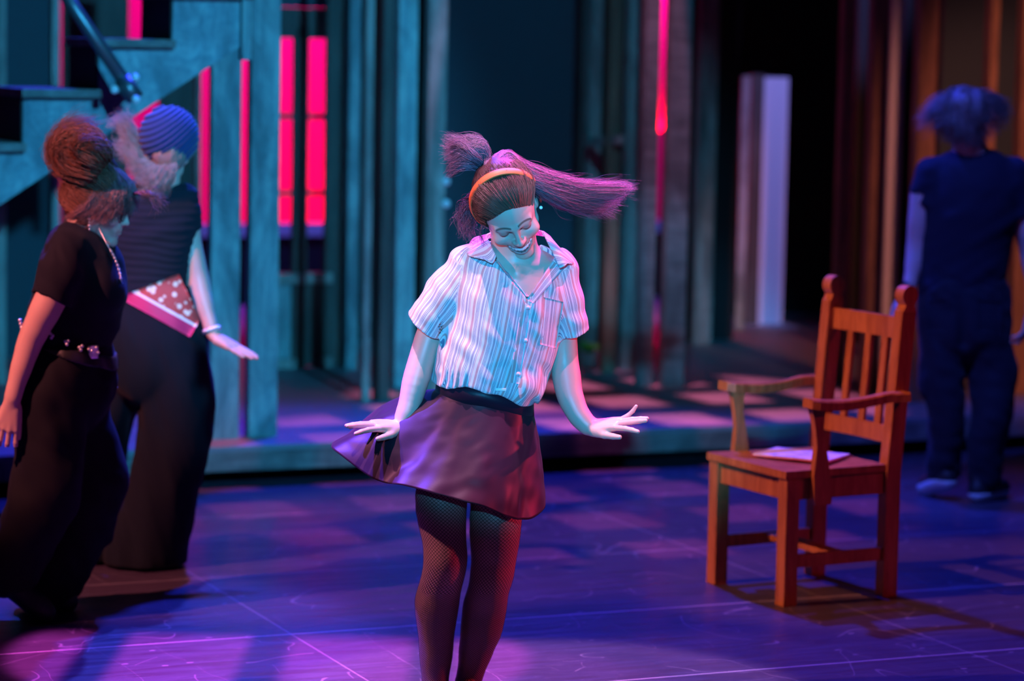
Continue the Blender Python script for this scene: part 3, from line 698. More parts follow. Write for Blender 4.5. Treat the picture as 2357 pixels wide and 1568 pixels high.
def spline(pts, rad, sub=4):
    p = np.array([list(x) for x in pts], float); r = np.array(rad, float); n = len(p)
    if n < 3 or sub <= 1:
        return p, r
    P_, R_ = [], []
    for i in range(n-1):
        p0, p1, p2, p3 = p[max(i-1, 0)], p[i], p[i+1], p[min(i+2, n-1)]
        for j in range(sub):
            t = j/sub; P_.append(0.5*((2*p1)+(-p0+p2)*t+(2*p0-5*p1+4*p2-p3)*t*t+(-p0+3*p1-3*p2+p3)*t**3)); tt = t*t*(3-2*t); R_.append(r[i]+(r[i+1]-r[i])*tt)
    P_.append(p[-1]); R_.append(r[-1]); return np.array(P_), np.array(R_)
def nets(F, lo, h):
    S = F < 0; nx, ny, nz = F.shape
    cnt = np.zeros((nx-1, ny-1, nz-1), np.int8)
    offs = [(i, j, k) for i in (0, 1) for j in (0, 1) for k in (0, 1)]
    for i, j, k in offs: cnt += S[i:nx-1+i, j:ny-1+j, k:nz-1+k]
    cells = np.argwhere((cnt > 0) & (cnt < 8))
    if len(cells) == 0: return np.zeros((0, 3)), np.zeros((0, 4), int)
    idm = np.full(cnt.shape, -1, np.int64); idm[tuple(cells.T)] = np.arange(len(cells))
    val = {o: F[cells[:, 0]+o[0], cells[:, 1]+o[1], cells[:, 2]+o[2]] for o in offs}
    acc = np.zeros((len(cells), 3)); num = np.zeros(len(cells))
    for o in offs:
        for a in range(3):
            if o[a] == 1: continue
            q = list(o); q[a] = 1; q = tuple(q); va, vb = val[o], val[q]; c = (va < 0) != (vb < 0)
            t = va/np.where(c, va-vb, 1); pt = np.tile(np.array(o, float), (len(cells), 1)); pt[:, a] += np.where(c, t, 0)
            acc[c] += pt[c]; num[c] += 1
    V = (cells+acc/num[:, None])*h+lo; faces = []
    for a in range(3):
        b, c = (a+1) % 3, (a+2) % 3; sl0 = [slice(None)]*3; sl1 = [slice(None)]*3
        sl0[a] = slice(0, F.shape[a]-1); sl1[a] = slice(1, F.shape[a]); A, B = S[tuple(sl0)], S[tuple(sl1)]
        e = np.argwhere(A != B); e = e[(e[:, b] > 0) & (e[:, c] > 0) & (e[:, b] < F.shape[b]-1) & (e[:, c] < F.shape[c]-1)]
        inside = A[tuple(e.T)]; ids = []
        for db, dc in ((-1, -1), (0, -1), (0, 0), (-1, 0)):
            q = e.copy(); q[:, b] += db; q[:, c] += dc; ids.append(idm[tuple(q.T)])
        f = np.stack(ids, 1); f[~inside] = f[~inside][:, ::-1]; faces.append(f)
    return V, np.concatenate(faces)
def join(parts):
    V, Fc, off = [], [], 0
    for v, f in parts: V.append(v); Fc.append(f+off); off += len(v)
    return np.concatenate(V), np.concatenate(Fc)
def nrm_(v): v = np.array(v, float); return v/np.linalg.norm(v)
SKIN = (0.60, 0.40, 0.33)
# ---- hand: palm and five separate fingers, distances in metres
def hand(F, wrist, fdir, back, thumb, size=1.0, curl=0.25, spread=0.14, fl=None, k=0.004, wr=0.026):
    w = np.array(wrist, float); d = nrm_(fdir); b = np.array(back, float); b = nrm_(b-d*(b@d)); t = np.array(thumb, float); t = t-d*(t@d)-b*(t@b); t = nrm_(t)
    S = size; fl = fl or [0]*5
    kn = []
    for i, (u, fwd, hgt) in enumerate(((0.030, 0.088, 0.000), (0.010, 0.092, 0.003), (-0.010, 0.088, 0.001), (-0.028, 0.079, -0.003))):
        q = w+(d*fwd+t*u+b*hgt)*S; kn.append(q)
        F.cone(w+(d*0.012+t*u*0.45)*S, q, 0.0150*S, 0.0108*S, k=0.012)
    F.cone(w+(d*0.03+t*0.020-b*0.006)*S, w+(d*0.062+t*0.026-b*0.005)*S, 0.015*S, 0.010*S, k=0.012)
    F.cone(w+(d*0.03-t*0.020-b*0.006)*S, w+(d*0.062-t*0.022-b*0.004)*S, 0.013*S, 0.010*S, k=0.012)
    L = ((0.041, 0.025, 0.020), (0.045, 0.028, 0.021), (0.041, 0.026, 0.020), (0.032, 0.020, 0.018)); R = (0.0085, 0.0087, 0.0082, 0.0073)
    for i in range(4):
        sp = (1.5-i)*spread+(0.03 if i == 0 else 0); dd = nrm_(d*math.cos(sp)+t*math.sin(sp)); c = curl+fl[i]; p = kn[i]; ang = 0.3*c
        for j in range(3):
            ang += c*(0.45, 1.0, 0.7)[j]; v = dd*math.cos(ang)-b*math.sin(ang); q = p+v*L[i][j]*S
            r0_, r1_ = R[i]*(1.02, 0.95, 0.86)[j]*S, R[i]*(0.95, 0.86, 0.70)[j]*S; F.cone(p, q, r0_, r1_, k=k*0.6); p = q
    p = w+(d*0.016+t*0.020-b*0.006)*S; ta = 0.75+fl[4]; v = nrm_(d*math.cos(ta)+t*math.sin(ta)-b*0.18); q = p+v*0.045*S; F.cone(p, q, 0.0150*S, 0.0112*S, k=0.010)
    v2 = nrm_(v*0.93+d*0.35); q2 = q+v2*0.032*S; F.cone(q, q2, 0.0108*S, 0.0092*S, k=0.003); q3 = q2+nrm_(v2+d*0.2)*0.024*S; F.cone(q2, q3, 0.0092*S, 0.0070*S, k=0.002)
# ---- head in its own frame: +x the person's image-right when seen from the front, -y the face, z up; origin between the ears
def head_mesh(h=0.0019, smile=1.0, closed=True, female=True):
    F = Field((-0.095, -0.145, -0.155), (0.095, 0.125, 0.145), h)
    F.ell((0, 0.012, 0.042), (0.074, 0.094, 0.084))
    F.ell((0, -0.028, 0.020), (0.066, 0.066, 0.078), k=0.02)
    F.ell((0, -0.038, -0.032), (0.055, 0.050, 0.066), k=0.025)
    for sx in (-1, 1):
        F.cone((sx*0.056, 0.002, -0.030), (sx*0.050, -0.008, -0.066), 0.016, 0.013, k=0.02)
        F.cone((sx*0.050, -0.008, -0.066), (sx*0.014, -0.078, -0.102), 0.013, 0.013, k=0.022)
        F.ell((sx*0.041, -0.070, -0.030), (0.023, 0.018, 0.017), k=0.022)               # cheek
        F.ell((sx*0.031, -0.0905, 0.004), (0.0175, 0.012, 0.0105), mode='s', k=0.024)    # socket
        F.ell((sx*0.031, -0.0795, 0.003), (0.0145, 0.0135, 0.0125), k=0.004)             # lid over the eyeball
        F.cone((sx*0.012, -0.0925, 0.018), (sx*0.046, -0.077, 0.019), 0.0055, 0.005, k=0.016)
        F.ell((sx*0.0115, -0.1010, -0.031), (0.0078, 0.009, 0.0070), k=0.006)           # nostril wing
        F.ell((sx*0.0065, -0.1075, -0.0375), (0.0030, 0.0050, 0.0030), mode='s', k=0.003)
        e = np.array([[0.15*sx, -0.95*sx, 0], [0.95, 0.15, 0], [0, 0, 1]])
        F.ell((sx*0.074, 0.006, -0.006), (0.0085, 0.018, 0.031), k=0.006)
        F.ell((sx*0.081, -0.002, -0.003), (0.0045, 0.009, 0.017), mode='s', k=0.004)
    F.cone((0, -0.093, 0.008), (0, -0.110, -0.027), 0.0065, 0.0085, k=0.010)
    F.ell((0, -0.1105, -0.0295), (0.0090, 0.0080, 0.0074), k=0.007)
    F.ell((0, -0.082, -0.106), (0.020, 0.015, 0.014), k=0.018)                          # chin
    F.ell((0, -0.083, -0.060), (0.030, 0.018, 0.026), k=0.020)                          # muzzle
    mw = 0.024+0.010*smile; zc = -0.064
    def mz(x): return zc+0.014*smile*(x/mw)**2
    def my(x): return -0.1005+0.022*(x/mw)**2
    xs = np.linspace(-mw, mw, 9)
    lip = 0.0042
    if smile > 0.5:
        for a, b in zip(xs, xs[1:]):
            g0, g1 = 0.0155*(1-(a/mw)**2)**0.5, 0.0155*(1-(b/mw)**2)**0.5
            F.cone((a, my(a)+0.002, mz(a)+0.0055), (b, my(b)+0.002, mz(b)+0.0055), 0.0036, 0.0036, k=0.004)
            F.cone((a, my(a)+0.003, mz(a)-g0-0.001), (b, my(b)+0.003, mz(b)-g1-0.001), 0.0048, 0.0048, k=0.004)
        for a, b in zip(xs, xs[1:]):
            g0, g1 = 0.0105*(1-(a/mw)**2)**0.5+0.001, 0.0105*(1-(b/mw)**2)**0.5+0.001
            F.cone((a, my(a)-0.001, mz(a)-g0*0.5+0.001), (b, my(b)-0.001, mz(b)-g1*0.5+0.001), g0, g1, 's', k=0.0015)
        for a in np.linspace(-mw*0.80, mw*0.80, 9):                                     # upper teeth
            F.ell((a, my(a)+0.0035, mz(a)-0.0018), (0.0062, 0.0026, 0.0092*(1-0.4*(a/mw)**2)), k=0.0006)
        for sx in (-1, 1):
            F.cone((sx*0.017, -0.103, -0.036), (sx*(mw+0.008), -0.080, -0.060), 0.0012, 0.0010, 's', k=0.006)  # laugh line
    else:
        for a, b in zip(xs, xs[1:]):
            F.cone((a, my(a)+0.003, mz(a)+0.0035), (b, my(b)+0.003, mz(b)+0.0035), lip, lip, k=0.004); F.cone((a, my(a)+0.003, mz(a)-0.005), (b, my(b)+0.003, mz(b)-0.005), lip*1.2, lip*1.2, k=0.004)
            F.cone((a, my(a)-0.003, mz(a)-0.0005), (b, my(b)-0.003, mz(b)-0.0005), 0.0012, 0.0012, 's', k=0.002)
    V, Fc = F.mesh(); x, y, z = V.T; col = np.tile(np.array(SKIN), (len(V), 1)).astype(float)
    def paint(m, c, a=1.0):
        m = np.clip(m, 0, 1)[:, None]*a; col[:] = col*(1-m)+np.array(c)*m
    u = np.clip(x/mw, -1, 1); cz = zc+0.014*smile*u*u; front = (y < -0.07)
    if smile > 0.5:
        paint(front*np.exp(-((z-(cz+0.006))/0.0045)**2)*(np.abs(x) < mw+0.003), (0.52, 0.17, 0.17), 0.9)
        gg = 0.0155*np.sqrt(np.clip(1-u*u, 0, 1)); paint(front*np.exp(-((z-(cz-gg-0.002))/0.0055)**2)*(np.abs(x) < mw+0.002), (0.52, 0.17, 0.17), 0.9)
        gap = front*(z < cz+0.0035)*(z > cz-gg-0.0005)*(np.abs(x) < mw*0.97)
        paint(gap*(y > (-0.1005+0.022*u*u)+0.0015), (0.10, 0.03, 0.03)); paint(gap*(z > cz-0.0112*(1-0.35*u*u))*(z < cz+0.0050)*(y < (-0.1005+0.022*u*u)+0.0062), (0.95, 0.93, 0.90))
    else: paint(front*np.exp(-((z-cz)/0.008)**2)*(np.abs(x) < mw+0.002), (0.50, 0.20, 0.18), 0.8)
    for sx in (-1, 1):
        ax_ = sx*x; t = (ax_-0.031)/0.0165
        br = 0.024+0.0035*(1-t*t)-0.002*t; paint((y < -0.05)*np.exp(-((z-br)/0.0030)**4)*(ax_ > 0.010)*(ax_ < 0.050), (0.07, 0.04, 0.03), 0.85)
        lz = 0.0005+(-0.0045 if not closed else 0)+0.0030*t*t*(1 if closed else -1)
        paint((y < -0.06)*np.exp(-((z-lz+0.002)/0.0034)**4)*(np.abs(t) < 1.02), (0.03, 0.02, 0.02), 0.95)
        paint((y < -0.06)*np.exp(-((z-(lz+0.007))/0.007)**2)*(np.abs(t) < 1.15), (0.26, 0.14, 0.13), 0.6)
        if not closed:
            paint((y < -0.06)*(z > lz)*(z < lz+0.006)*(np.abs(t) < 0.8), (0.7, 0.7, 0.7)); paint((y < -0.06)*(z > lz-0.001)*(z < lz+0.006)*(np.abs(t) < 0.3), (0.05, 0.03, 0.02))
        paint(np.exp(-(((ax_-0.042)/0.018)**2+((z+0.028)/0.016)**2))*(y < -0.04), (0.66, 0.33, 0.28), 0.5)
    paint((y < -0.1)*np.exp(-((z+0.0385)/0.0035)**2-((np.abs(x)-0.0065)/0.0028)**2), (0.12, 0.04, 0.03), 0.9)
    return V, Fc, col
# ---- hair strands: thin tapered three-sided tubes following guide curves
def strands(guides, n, spread=0.012, r=0.0011, seg=12, cols=((0.10, 0.035, 0.02), (0.2, 0.07, 0.035)), wav=0.006, tip=1.6, seed=3, lenj=0.25, rj=0.0):
    rng = np.random.default_rng(seed); V, Fc, Cc = [], [], []; off = 0; G_ = [spline(g, [1]*len(g), 6)[0] for g in guides]; gl = [np.linspace(0, 1, len(g)) for g in G_]
    ts0 = np.linspace(0, 1, seg)
    for i in range(n):
        gi = rng.integers(len(G_)); gj = (gi+1) % len(G_) if len(G_) > 1 and gi < len(G_)-1 else gi; w = rng.random()
        L = 1-lenj*rng.random(); s0 = rj*rng.random()**2; ts = s0+ts0*(L-s0)
        a = np.stack([np.interp(ts, gl[gi], G_[gi][:, c]) for c in range(3)], 1); b = np.stack([np.interp(ts, gl[gj], G_[gj][:, c]) for c in range(3)], 1)
        p = a*(1-w)+b*w; o = rng.normal(size=3)*spread; o2 = rng.normal(size=3)*spread*tip
        p = p+o*(0.35+0.65*ts0[:, None])+o2*(ts0[:, None]**2); ph = rng.random(3)*6.28; fr = 4+5*rng.random()
        p = p+wav*np.sin(fr*ts0[:, None]*2+ph)*ts0[:, None]
        d = np.gradient(p, axis=0); d /= np.linalg.norm(d, axis=1)[:, None]+1e-9; ref = np.array([0.3, 0.1, 0.95]); x = np.cross(d, ref); x /= np.linalg.norm(x, axis=1)[:, None]+1e-9; y = np.cross(d, x)
        rr = r*(0.7+0.6*rng.random())*(1-0.85*ts0**2)
        ring = [p+(x*math.cos(q)+y*math.sin(q))*rr[:, None] for q in (0, 2.094, 4.189)]
        v = np.stack(ring, 1).reshape(-1, 3); V.append(v); base = np.arange(seg-1)*3
        for q in range(3): Fc.append(np.stack([base+q, base+(q+1) % 3, base+3+(q+1) % 3, base+3+q], 1)+off)
        off += len(v); c = lerp(np.array(cols[0]), np.array(cols[1]), rng.random()); Cc.append(np.tile(c, (len(v), 1)))
    return np.concatenate(V), np.concatenate(Fc), np.concatenate(Cc)
def to_world(V, R, t): return V@np.array(R).T+np.array(t)
class Person:
    def __init__(s, name, loc, label, cat='person'):
        s.e = empty(name, loc); tag(s.e, label, cat); s.b = np.array(loc, float)
    def add(s, name, V, Fc, m, attrs=None, parent=None, smooth=True):
        me = npmesh(name, V-s.b, Fc, attrs, smooth); return link(name, me, m, parent or s.e)
    def mk(s, name, fn, m, smooth=True, parent=None):
        bm_ = bmesh.new(); fn(bm_)
        for v in bm_.verts: v.co -= Vector(s.b)
        return link(name, bm_mesh(name, bm_, smooth), m, parent or s.e)
def front_y(F, x, z, y0=None):
    """nearest surface of a field along +Y at (x, z)"""
    i = int(round((x-F.lo[0])/F.h)); k = int(round((z-F.lo[2])/F.h)); i = min(max(i, 0), F.n[0]-1); k = min(max(k, 0), F.n[2]-1)
    c = F.F[i, :, k]; w = np.where(c < 0)[0]
    if len(w) == 0: return None
    j = w[0]; return float(F.ax[1][j]) - (F.h*float(c[j]/(c[j]-c[j-1])) if j > 0 else 0)*-1 if False else float(F.ax[1][j])
def drape(F, corners, nu, nv, off, th, Y0, bulge=None, D_=None):
    """quad patch given by four photo points laid on a field's front, with thickness; returns V, F, u, v"""
    c00, c10, c11, c01 = [np.array(c, float) for c in corners]; top, uu, vv = [], [], []; last = None
    for j in range(nv+1):
        for i in range(nu+1):
            u, v = i/nu, j/nv; q = (c00*(1-u)+c10*u)*(1-v)+(c01*(1-u)+c11*u)*v
            if bulge: q = q+np.array(bulge(u, v))
            p = P(q[0], q[1], Y0)
            for it in range(2):
                y = front_y(F, p.x, p.z)
                if y is None: y = last if last is not None else Y0
                p = P(q[0], q[1], y)
            last = y; top.append([p.x, y-off, p.z]); uu.append(u); vv.append(v)
    T = np.array(top); Yg = T[:, 1].reshape(nv+1, nu+1)
    for _ in range(3):
        Z = np.pad(Yg, 1, mode='edge'); Yg = (Z[1:-1, 1:-1]*2+Z[:-2, 1:-1]+Z[2:, 1:-1]+Z[1:-1, :-2]+Z[1:-1, 2:])/6
    T[:, 1] = Yg.ravel(); B = T.copy(); B[:, 1] += th; n = (nu+1)*(nv+1); f = []
    for j in range(nv):
        for i in range(nu):
            a = j*(nu+1)+i; f.append((a, a+1, a+nu+2, a+nu+1)); f.append((n+a, n+a+nu+1, n+a+nu+2, n+a+1))
    def side(l):
        for a, b in zip(l, l[1:]): f.append((a, n+a, n+b, b))
    side([i for i in range(nu+1)][::-1]); side([nv*(nu+1)+i for i in range(nu+1)]); side([j*(nu+1) for j in range(nv+1)]); side([j*(nu+1)+nu for j in range(nv+1)][::-1])
    return np.concatenate([T, B]), np.array(f), np.array(uu*2), np.array(vv*2)
#DANCER
def cutf(F, fn, k=0.0, lo=None, hi=None):
    sl, g = F.sub(lo if lo is not None else F.lo, hi if hi is not None else F.lo+F.h*F.n, 0)
    d = fn(*g); F.F[sl] = -smin(-F.F[sl], (d+0*g[0]+0*g[1]+0*g[2]).astype(np.float32), k)
def head_frame(face, up):
    ey = -nrm_(face); ez = np.array(up, float); ez = nrm_(ez-ey*(ez@ey)); ex = np.cross(ey, ez); return np.stack([ex, ey, ez], 1)
def hair_cap(h=0.0032, grow=1.0, plane=((0, -0.088, 0.078), (0, -0.86, -0.50)), bottom=-0.075, seed=1, amp=0.0035, line=1.0):
    F = Field((-0.115, -0.14, -0.13), (0.115, 0.15, 0.165), h)
    F.ell((0, 0.020, 0.045), (0.083*grow, 0.101*grow, 0.092*grow)); F.ell((0, 0.045, -0.02), (0.07*grow, 0.062*grow, 0.07*grow), k=0.03)
    F.disp(lambda x, y, z: amp*vnoise(x*70+9, (y+z)*16+5, (y-z)*55+5, seed)+amp*0.7*np.sin((x*120+9*vnoise(x*12+3, y*12+5, z*12+9, seed+2))))
    F.half(plane[0], plane[1], 0.012); F.ell((0, -0.108, 0.010), (0.066, 0.060, 0.094*line), mode='s', k=0.010); F.half((0, 0, bottom), (0, -0.35, -1), 0.012)
    return F.mesh()
HA, HB = (0.045, 0.018, 0.014), (0.13, 0.055, 0.034)
# ================================================================= DANCER
Y0 = 8.2
def D(x, y, dy=0.0): return np.array(P(x, y, Y0+dy))
S0 = 1/pxm(Y0)
gd = G(1095, 1640, 0.0)
dn = Person('person', (gd.x, Y0, 0.0), 'dancing person in a striped short-sleeved shirt and black skirt, head bent, long hair flying')
a20 = math.radians(20); al = math.radians(45)
ex = np.array((math.cos(a20), 0, math.sin(a20))); upp = np.array((-math.sin(a20), 0, math.cos(a20)))
ez = upp*math.cos(al)+np.array((0, -1, 0))*math.sin(al); HM = np.stack([ex, np.cross(ez, ex), ez], 1)*1.06
HT = D(1170, 478, -0.08)
def hl(x, y, z): return HM@np.array((x, y, z))+HT
hv, hf, hc = head_mesh(smile=1.0, closed=True)
hv = to_world(hv, HM, HT)
# neck and chest under the shirt
F = Field(D(1030, 720, -0.2), D(1340, 500, 0.15), 0.0042)
F.slab([(D(1150, 800, 0.01), 0.125, 0.085, (1, 0, 0)), (D(1172, 720), 0.13, 0.090, (1, 0, 0)), (D(1182, 650), 0.135, 0.085, (1, 0, 0)), (D(1185, 612, 0.005), 0.12, 0.055, (1, 0, 0))], k=0.02)
nb = D(1188, 618, 0.0); F.chain([nb-np.array((0, 0, 0.03)), nb, (nb+hl(0, 0.015, -0.06))/2, hl(0, 0.015, -0.05)], [0.062, 0.054, 0.050, 0.052], k=0.03)
for sx in (-1, 1): F.cone(D(1188, 628, -0.070), D(1188+sx*95, 610, -0.03), 0.012, 0.012, k=0.018); F.cone(D(1192, 632, -0.070), D(1188+sx*24, 560, 0.0), 0.010, 0.012, k=0.02)
cv, cf = F.mesh()
# legs and pelvis
F = Field((D(930, 1700, 0)[0], Y0-0.30, 0.0), (D(1270, 900, 0)[0], Y0+0.22, D(1100, 870, 0)[2]), 0.0042)
LL = [(1045, 1010, .02, 58), (1016, 1142, -.01, 58), (1024, 1258, -.03, 47), (1024, 1304, -.035, 46), (1010, 1365, .0, 46), (1005, 1397, .01, 47), (1004, 1490, .03, 37), (1002, 1568, .04, 27.5), (1003, 1600, .045, 25)]
RL = [(1150, 1010, .02, 60), (1141, 1197, .0, 58), (1135, 1304, .0, 48), (1125, 1355, .0, 43), (1116, 1397, .03, 47), (1109, 1443, .04, 45), (1097, 1490, .06, 37), (1084, 1545, .07, 28), (1072, 1590, .08, 25)]
legs = []
for L_ in (LL, RL):
    pts = [D(x, y, d) for x, y, d, r in L_]; rr = [r*S0 for *_, r in L_]; F.chain(pts, rr, k=0.012, sub=4); legs.append(spline(pts, rr, 4))
for (x, y, dy) in ((1024, 1296, -0.055), (1134, 1322, -0.035)): F.ell(D(x, y, dy+0.02), (0.038, 0.040, 0.048), k=0.02)
F.slab([(D(1100, 1020, 0.02), 0.145, 0.085, (1, 0, 0)), (D(1106, 960, 0.02), 0.140, 0.085, (1, 0, 0)), (D(1114, 905, 0.01), 0.112, 0.075, (1, 0, 0))], k=0.03)
for (ax_, ay, ad), tx in (((1003, 1600, .045), -0.02), ((1072, 1590, .08), 0.01)):           # feet on tiptoe in heels
    an = D(ax_, ay, ad); toe = np.array((an[0]+tx, an[1]-0.15, 0.022)); ball = np.array((an[0]+tx*0.6, an[1]-0.10, 0.032)); heel = np.array((an[0], an[1]+0.035, 0.065))
    F.chain([an, (an+ball)/2+np.array((0, 0, 0.005)), ball, toe], [0.030, 0.030, 0.028, 0.014], k=0.012); F.cone(an, heel, 0.028, 0.024, k=0.015)
FL = F; lv, lf = F.mesh()
# arms
F = Field(D(780, 1060, -0.25), D(1075, 660, 0.12), 0.0027)
F.chain([D(1052, 660, 0.0), D(1020, 720, 0.01), D(992, 766, 0.01), D(976, 812, 0.0), D(958, 872, -0.02), D(940, 940, -0.035), D(925, 976, -0.04)], [0.046, 0.042, 0.037, 0.036, 0.036, 0.0295, 0.0235], k=0.01, sub=4)
hand(F, D(921, 982, -0.04), (-0.80, -0.56, 0.10), (0.06, -0.22, 1.0), (0.5, -1, -0.1), 1.0, curl=0.08, spread=0.06, fl=[0.04, -0.04, 0.0, 0.10, -0.25])
F.cone(D(925, 974, -0.04), D(917, 990, -0.05), 0.024, 0.023, k=0.01)
av1, af1 = F.mesh()
F = Field(D(1240, 1060, -0.25), D(1500, 680, 0.15), 0.0027)
F.chain([D(1290, 700, 0.0), D(1297, 770, 0.02), D(1300, 830, 0.02), D(1304, 868, 0.01), D(1312, 911, -0.01), D(1332, 955, -0.03), D(1356, 982, -0.04)], [0.044, 0.036, 0.036, 0.038, 0.035, 0.0295, 0.0245], k=0.01, sub=4)
hand(F, D(1360, 984, -0.04), (0.80, -0.42, 0.20), (-0.30, -0.25, 1.0), (0.3, -1, -0.15), 1.0, curl=0.06, spread=0.17, fl=[0.05, -0.05, 0.0, -0.35, -0.30])
F.cone(D(1354, 980, -0.04), D(1366, 986, -0.045), 0.024, 0.023, k=0.01)
av2, af2 = F.mesh()
bv, bf = join([(cv, cf), (lv, lf), (av1, af1), (av2, af2), (hv, hf)]); bc = np.tile(np.array(SKIN), (len(bv), 1)); bc[-len(hc):] = hc
dn.add('body', bv, bf, M_SKIN, {'col': bc})
# fishnet tights: the legs a millimetre and a half larger, open between the threads
FL.F -= 0.0016; FL.half((0, 0, D(1100, 1060)[2]), (0, 0, 1)); tv, tf = FL.mesh()
nu = np.zeros(len(tv)); nv_ = np.zeros(len(tv)); nw = np.zeros(len(tv)); best = np.full(len(tv), 9.0)
for P_, R_ in legs:
    zz = P_[::-1, 2]; qx, qy, qr = (np.interp(tv[:, 2], zz, a_[::-1]) for a_ in (P_[:, 0], P_[:, 1], R_))
    d = np.hypot(tv[:, 0]-qx, tv[:, 1]-qy)-qr; m = d < best; best[m] = d[m]
    th = np.arctan2(tv[m, 0]-qx[m], -(tv[m, 1]-qy[m])); nu[m] = th/(2*math.pi)*38; zk = D(0, 1340)[2]
    nv_[m] = -tv[m, 2]/0.0105+np.maximum(zk-tv[m, 2], 0)/0.012; nw[m] = 0.085+0.055*np.clip((zk+0.06-tv[m, 2])/0.15, 0, 1)
dn.add('fishnet_tights', tv, tf, M_NET, {'nu': nu, 'nv': nv_, 'nw': nw})
for (ax_, ay, ad), tx in (((1003, 1600, .045), -0.02), ((1072, 1590, .08), 0.01)):
    an = D(ax_, ay, ad); F = Field(an+np.array((-0.07, -0.21, -0.12)), an+np.array((0.07, 0.09, 0.03)), 0.004)
    ball = np.array((an[0]+tx*0.6, an[1]-0.10, 0.036)); toe = np.array((an[0]+tx, an[1]-0.16, 0.024)); heel = np.array((an[0], an[1]+0.035, 0.066))
    F.chain([heel, (heel+ball)/2-np.array((0, 0, 0.004)), ball, toe], [0.031, 0.031, 0.036, 0.019], k=0.01); F.cone(heel+np.array((0, 0.008, -0.02)), np.array((an[0], an[1]+0.045, 0.010)), 0.016, 0.010, k=0.01); F.half((0, 0, 0.002), (0, 0, -1))
    F.ell(an+np.array((0, -0.03, 0.012)), (0.027, 0.065, 0.03), mode='s', k=0.004); v, f = F.mesh(); dn.add('shoe', v, f, M_SHOE)
# ---- shirt
X_ = (1, 0, 0)
F = Field(D(930, 960, -0.22), D(1370, 520, 0.20), 0.0036)
F.slab([(D(1120, 892, 0.01), 0.138, 0.108, X_), (D(1124, 860, 0.01), 0.158, 0.122, X_), (D(1142, 810, 0.01), 0.158, 0.122, X_), (D(1162, 760, 0.005), 0.155, 0.118, X_), (D(1174, 700), 0.158, 0.115, X_), (D(1183, 650), 0.162, 0.102, X_), (D(1186, 614, 0.005), 0.135, 0.070, X_)], k=0.02)
F.ell(D(1208, 884, -0.03), (0.050, 0.085, 0.052), k=0.03); F.cone(D(1180, 606, 0.0), D(1085, 606, 0.0), 0.048, 0.046, k=0.03); F.cone(D(1180, 606, 0.0), D(1288, 612, 0.0), 0.048, 0.044, k=0.03)
sl_ax = [(D(1076, 612), D(988, 742, 0.0), 0.072, 0.062), (D(1283, 618), D(1317, 756, 0.01), 0.066, 0.047)]
F2 = Field(D(930, 960, -0.22), D(1370, 520, 0.20), 0.0036)
F2.cone(D(1076, 612), D(1030, 680), 0.060, 0.066, k=0.025); F2.cone(D(1030, 680), D(980, 757), 0.066, 0.064, k=0.015)
F2.cone(D(1286, 622), D(1303, 690), 0.052, 0.048, k=0.025); F2.cone(D(1303, 690), D(1319, 775, 0.01), 0.048, 0.044, k=0.02); F2.ell(D(1320, 738, 0.0), (0.036, 0.05, 0.028), k=0.02)
for (c, ax2, r) in ((D(982, 750, 0.0), nrm_(D(980, 757)-D(1030, 680)), 0.067), (D(1317, 762, 0.01), nrm_(D(1319, 770)-D(1303, 690)), 0.048)):
    F2.cone(c-ax2*0.030, c+ax2*0.01, r, r, k=0.002)
for (c, nn) in ((D(984, 748, 0.0), nrm_(D(984, 752)-D(1030, 680))), (D(1318, 764, 0.01), nrm_(D(1319, 770)-D(1300, 690)))):
    F2.half(c, nn+np.array((0, 0.30, 0)), 0.0, (c-0.13, c+0.13))
F2.cone(D(1048, 674), D(972, 770), 0.050, 0.060, 's', 0.002); F2.cone(D(1298, 700), D(1322, 800, 0.01), 0.032, 0.042, 's', 0.002)
F.F = smin(F.F, F2.F, 0.022)
F.disp(lambda x, y, z: 0.0045*vnoise(x*34+50+z*9, y*14+50, z*9+50, 4)+0.0035*vnoise(x*16+7, y*20+9, z*30+x*22+40, 5)+0.005*np.clip((D(0, 800)[2]-z)/0.09, 0, 1)*np.sin(x*95+14*vnoise(x*9+9, y*9+9, z*9+9, 6)), 0.03)
wa, wb, wc = D(1128, 588, -0.1), D(1216, 690, -0.1), D(1286, 584, -0.1)
def ln(a, b):
    d = np.array((b[0]-a[0], b[2]-a[2])); d /= np.linalg.norm(d); return d
d1, d2 = ln(wa, wb), ln(wc, wb)
cutf(F, lambda x, y, z: -np.maximum(np.maximum(-((x-wb[0])*(-d1[1])+(z-wb[2])*d1[0]), ((x-wb[0])*(-d2[1])+(z-wb[2])*d2[0])), y-(Y0+0.015)) if False else np.maximum(np.maximum(((x-wb[0])*d1[1]-(z-wb[2])*d1[0]), -((x-wb[0])*d2[1]-(z-wb[2])*d2[0])), (y-(Y0+0.0))), 0.0)
F.cone(D(1190, 640, 0.0), D(1188, 560, 0.01), 0.058, 0.070, 's', 0.004)
zb = D(1120, 893)[2]; cutf(F, lambda x, y, z: (z-(D(1000, 884)[2]-np.clip((x-D(1120, 0)[0])/0.13, 0, 1.3)*0.050-0.005*np.sin(x*60)))*-1*-1, 0.004)
FS = F; sv, sf = F.mesh(); X, Y, Z = sv.T
xc = np.interp(Z, [D(0, 893)[2], D(0, 760)[2], D(0, 620)[2]], [D(1180, 893)[0], D(1205, 760)[0], D(1216, 620)[0]]); xm = np.interp(Z, [D(0, 893)[2], D(0, 760)[2], D(0, 620)[2]], [D(1120, 893)[0], D(1160, 760)[0], D(1184, 620)[0]])
su = np.arctan2(X-xm, -(Y-Y0)+0.02)*0.15+0.012
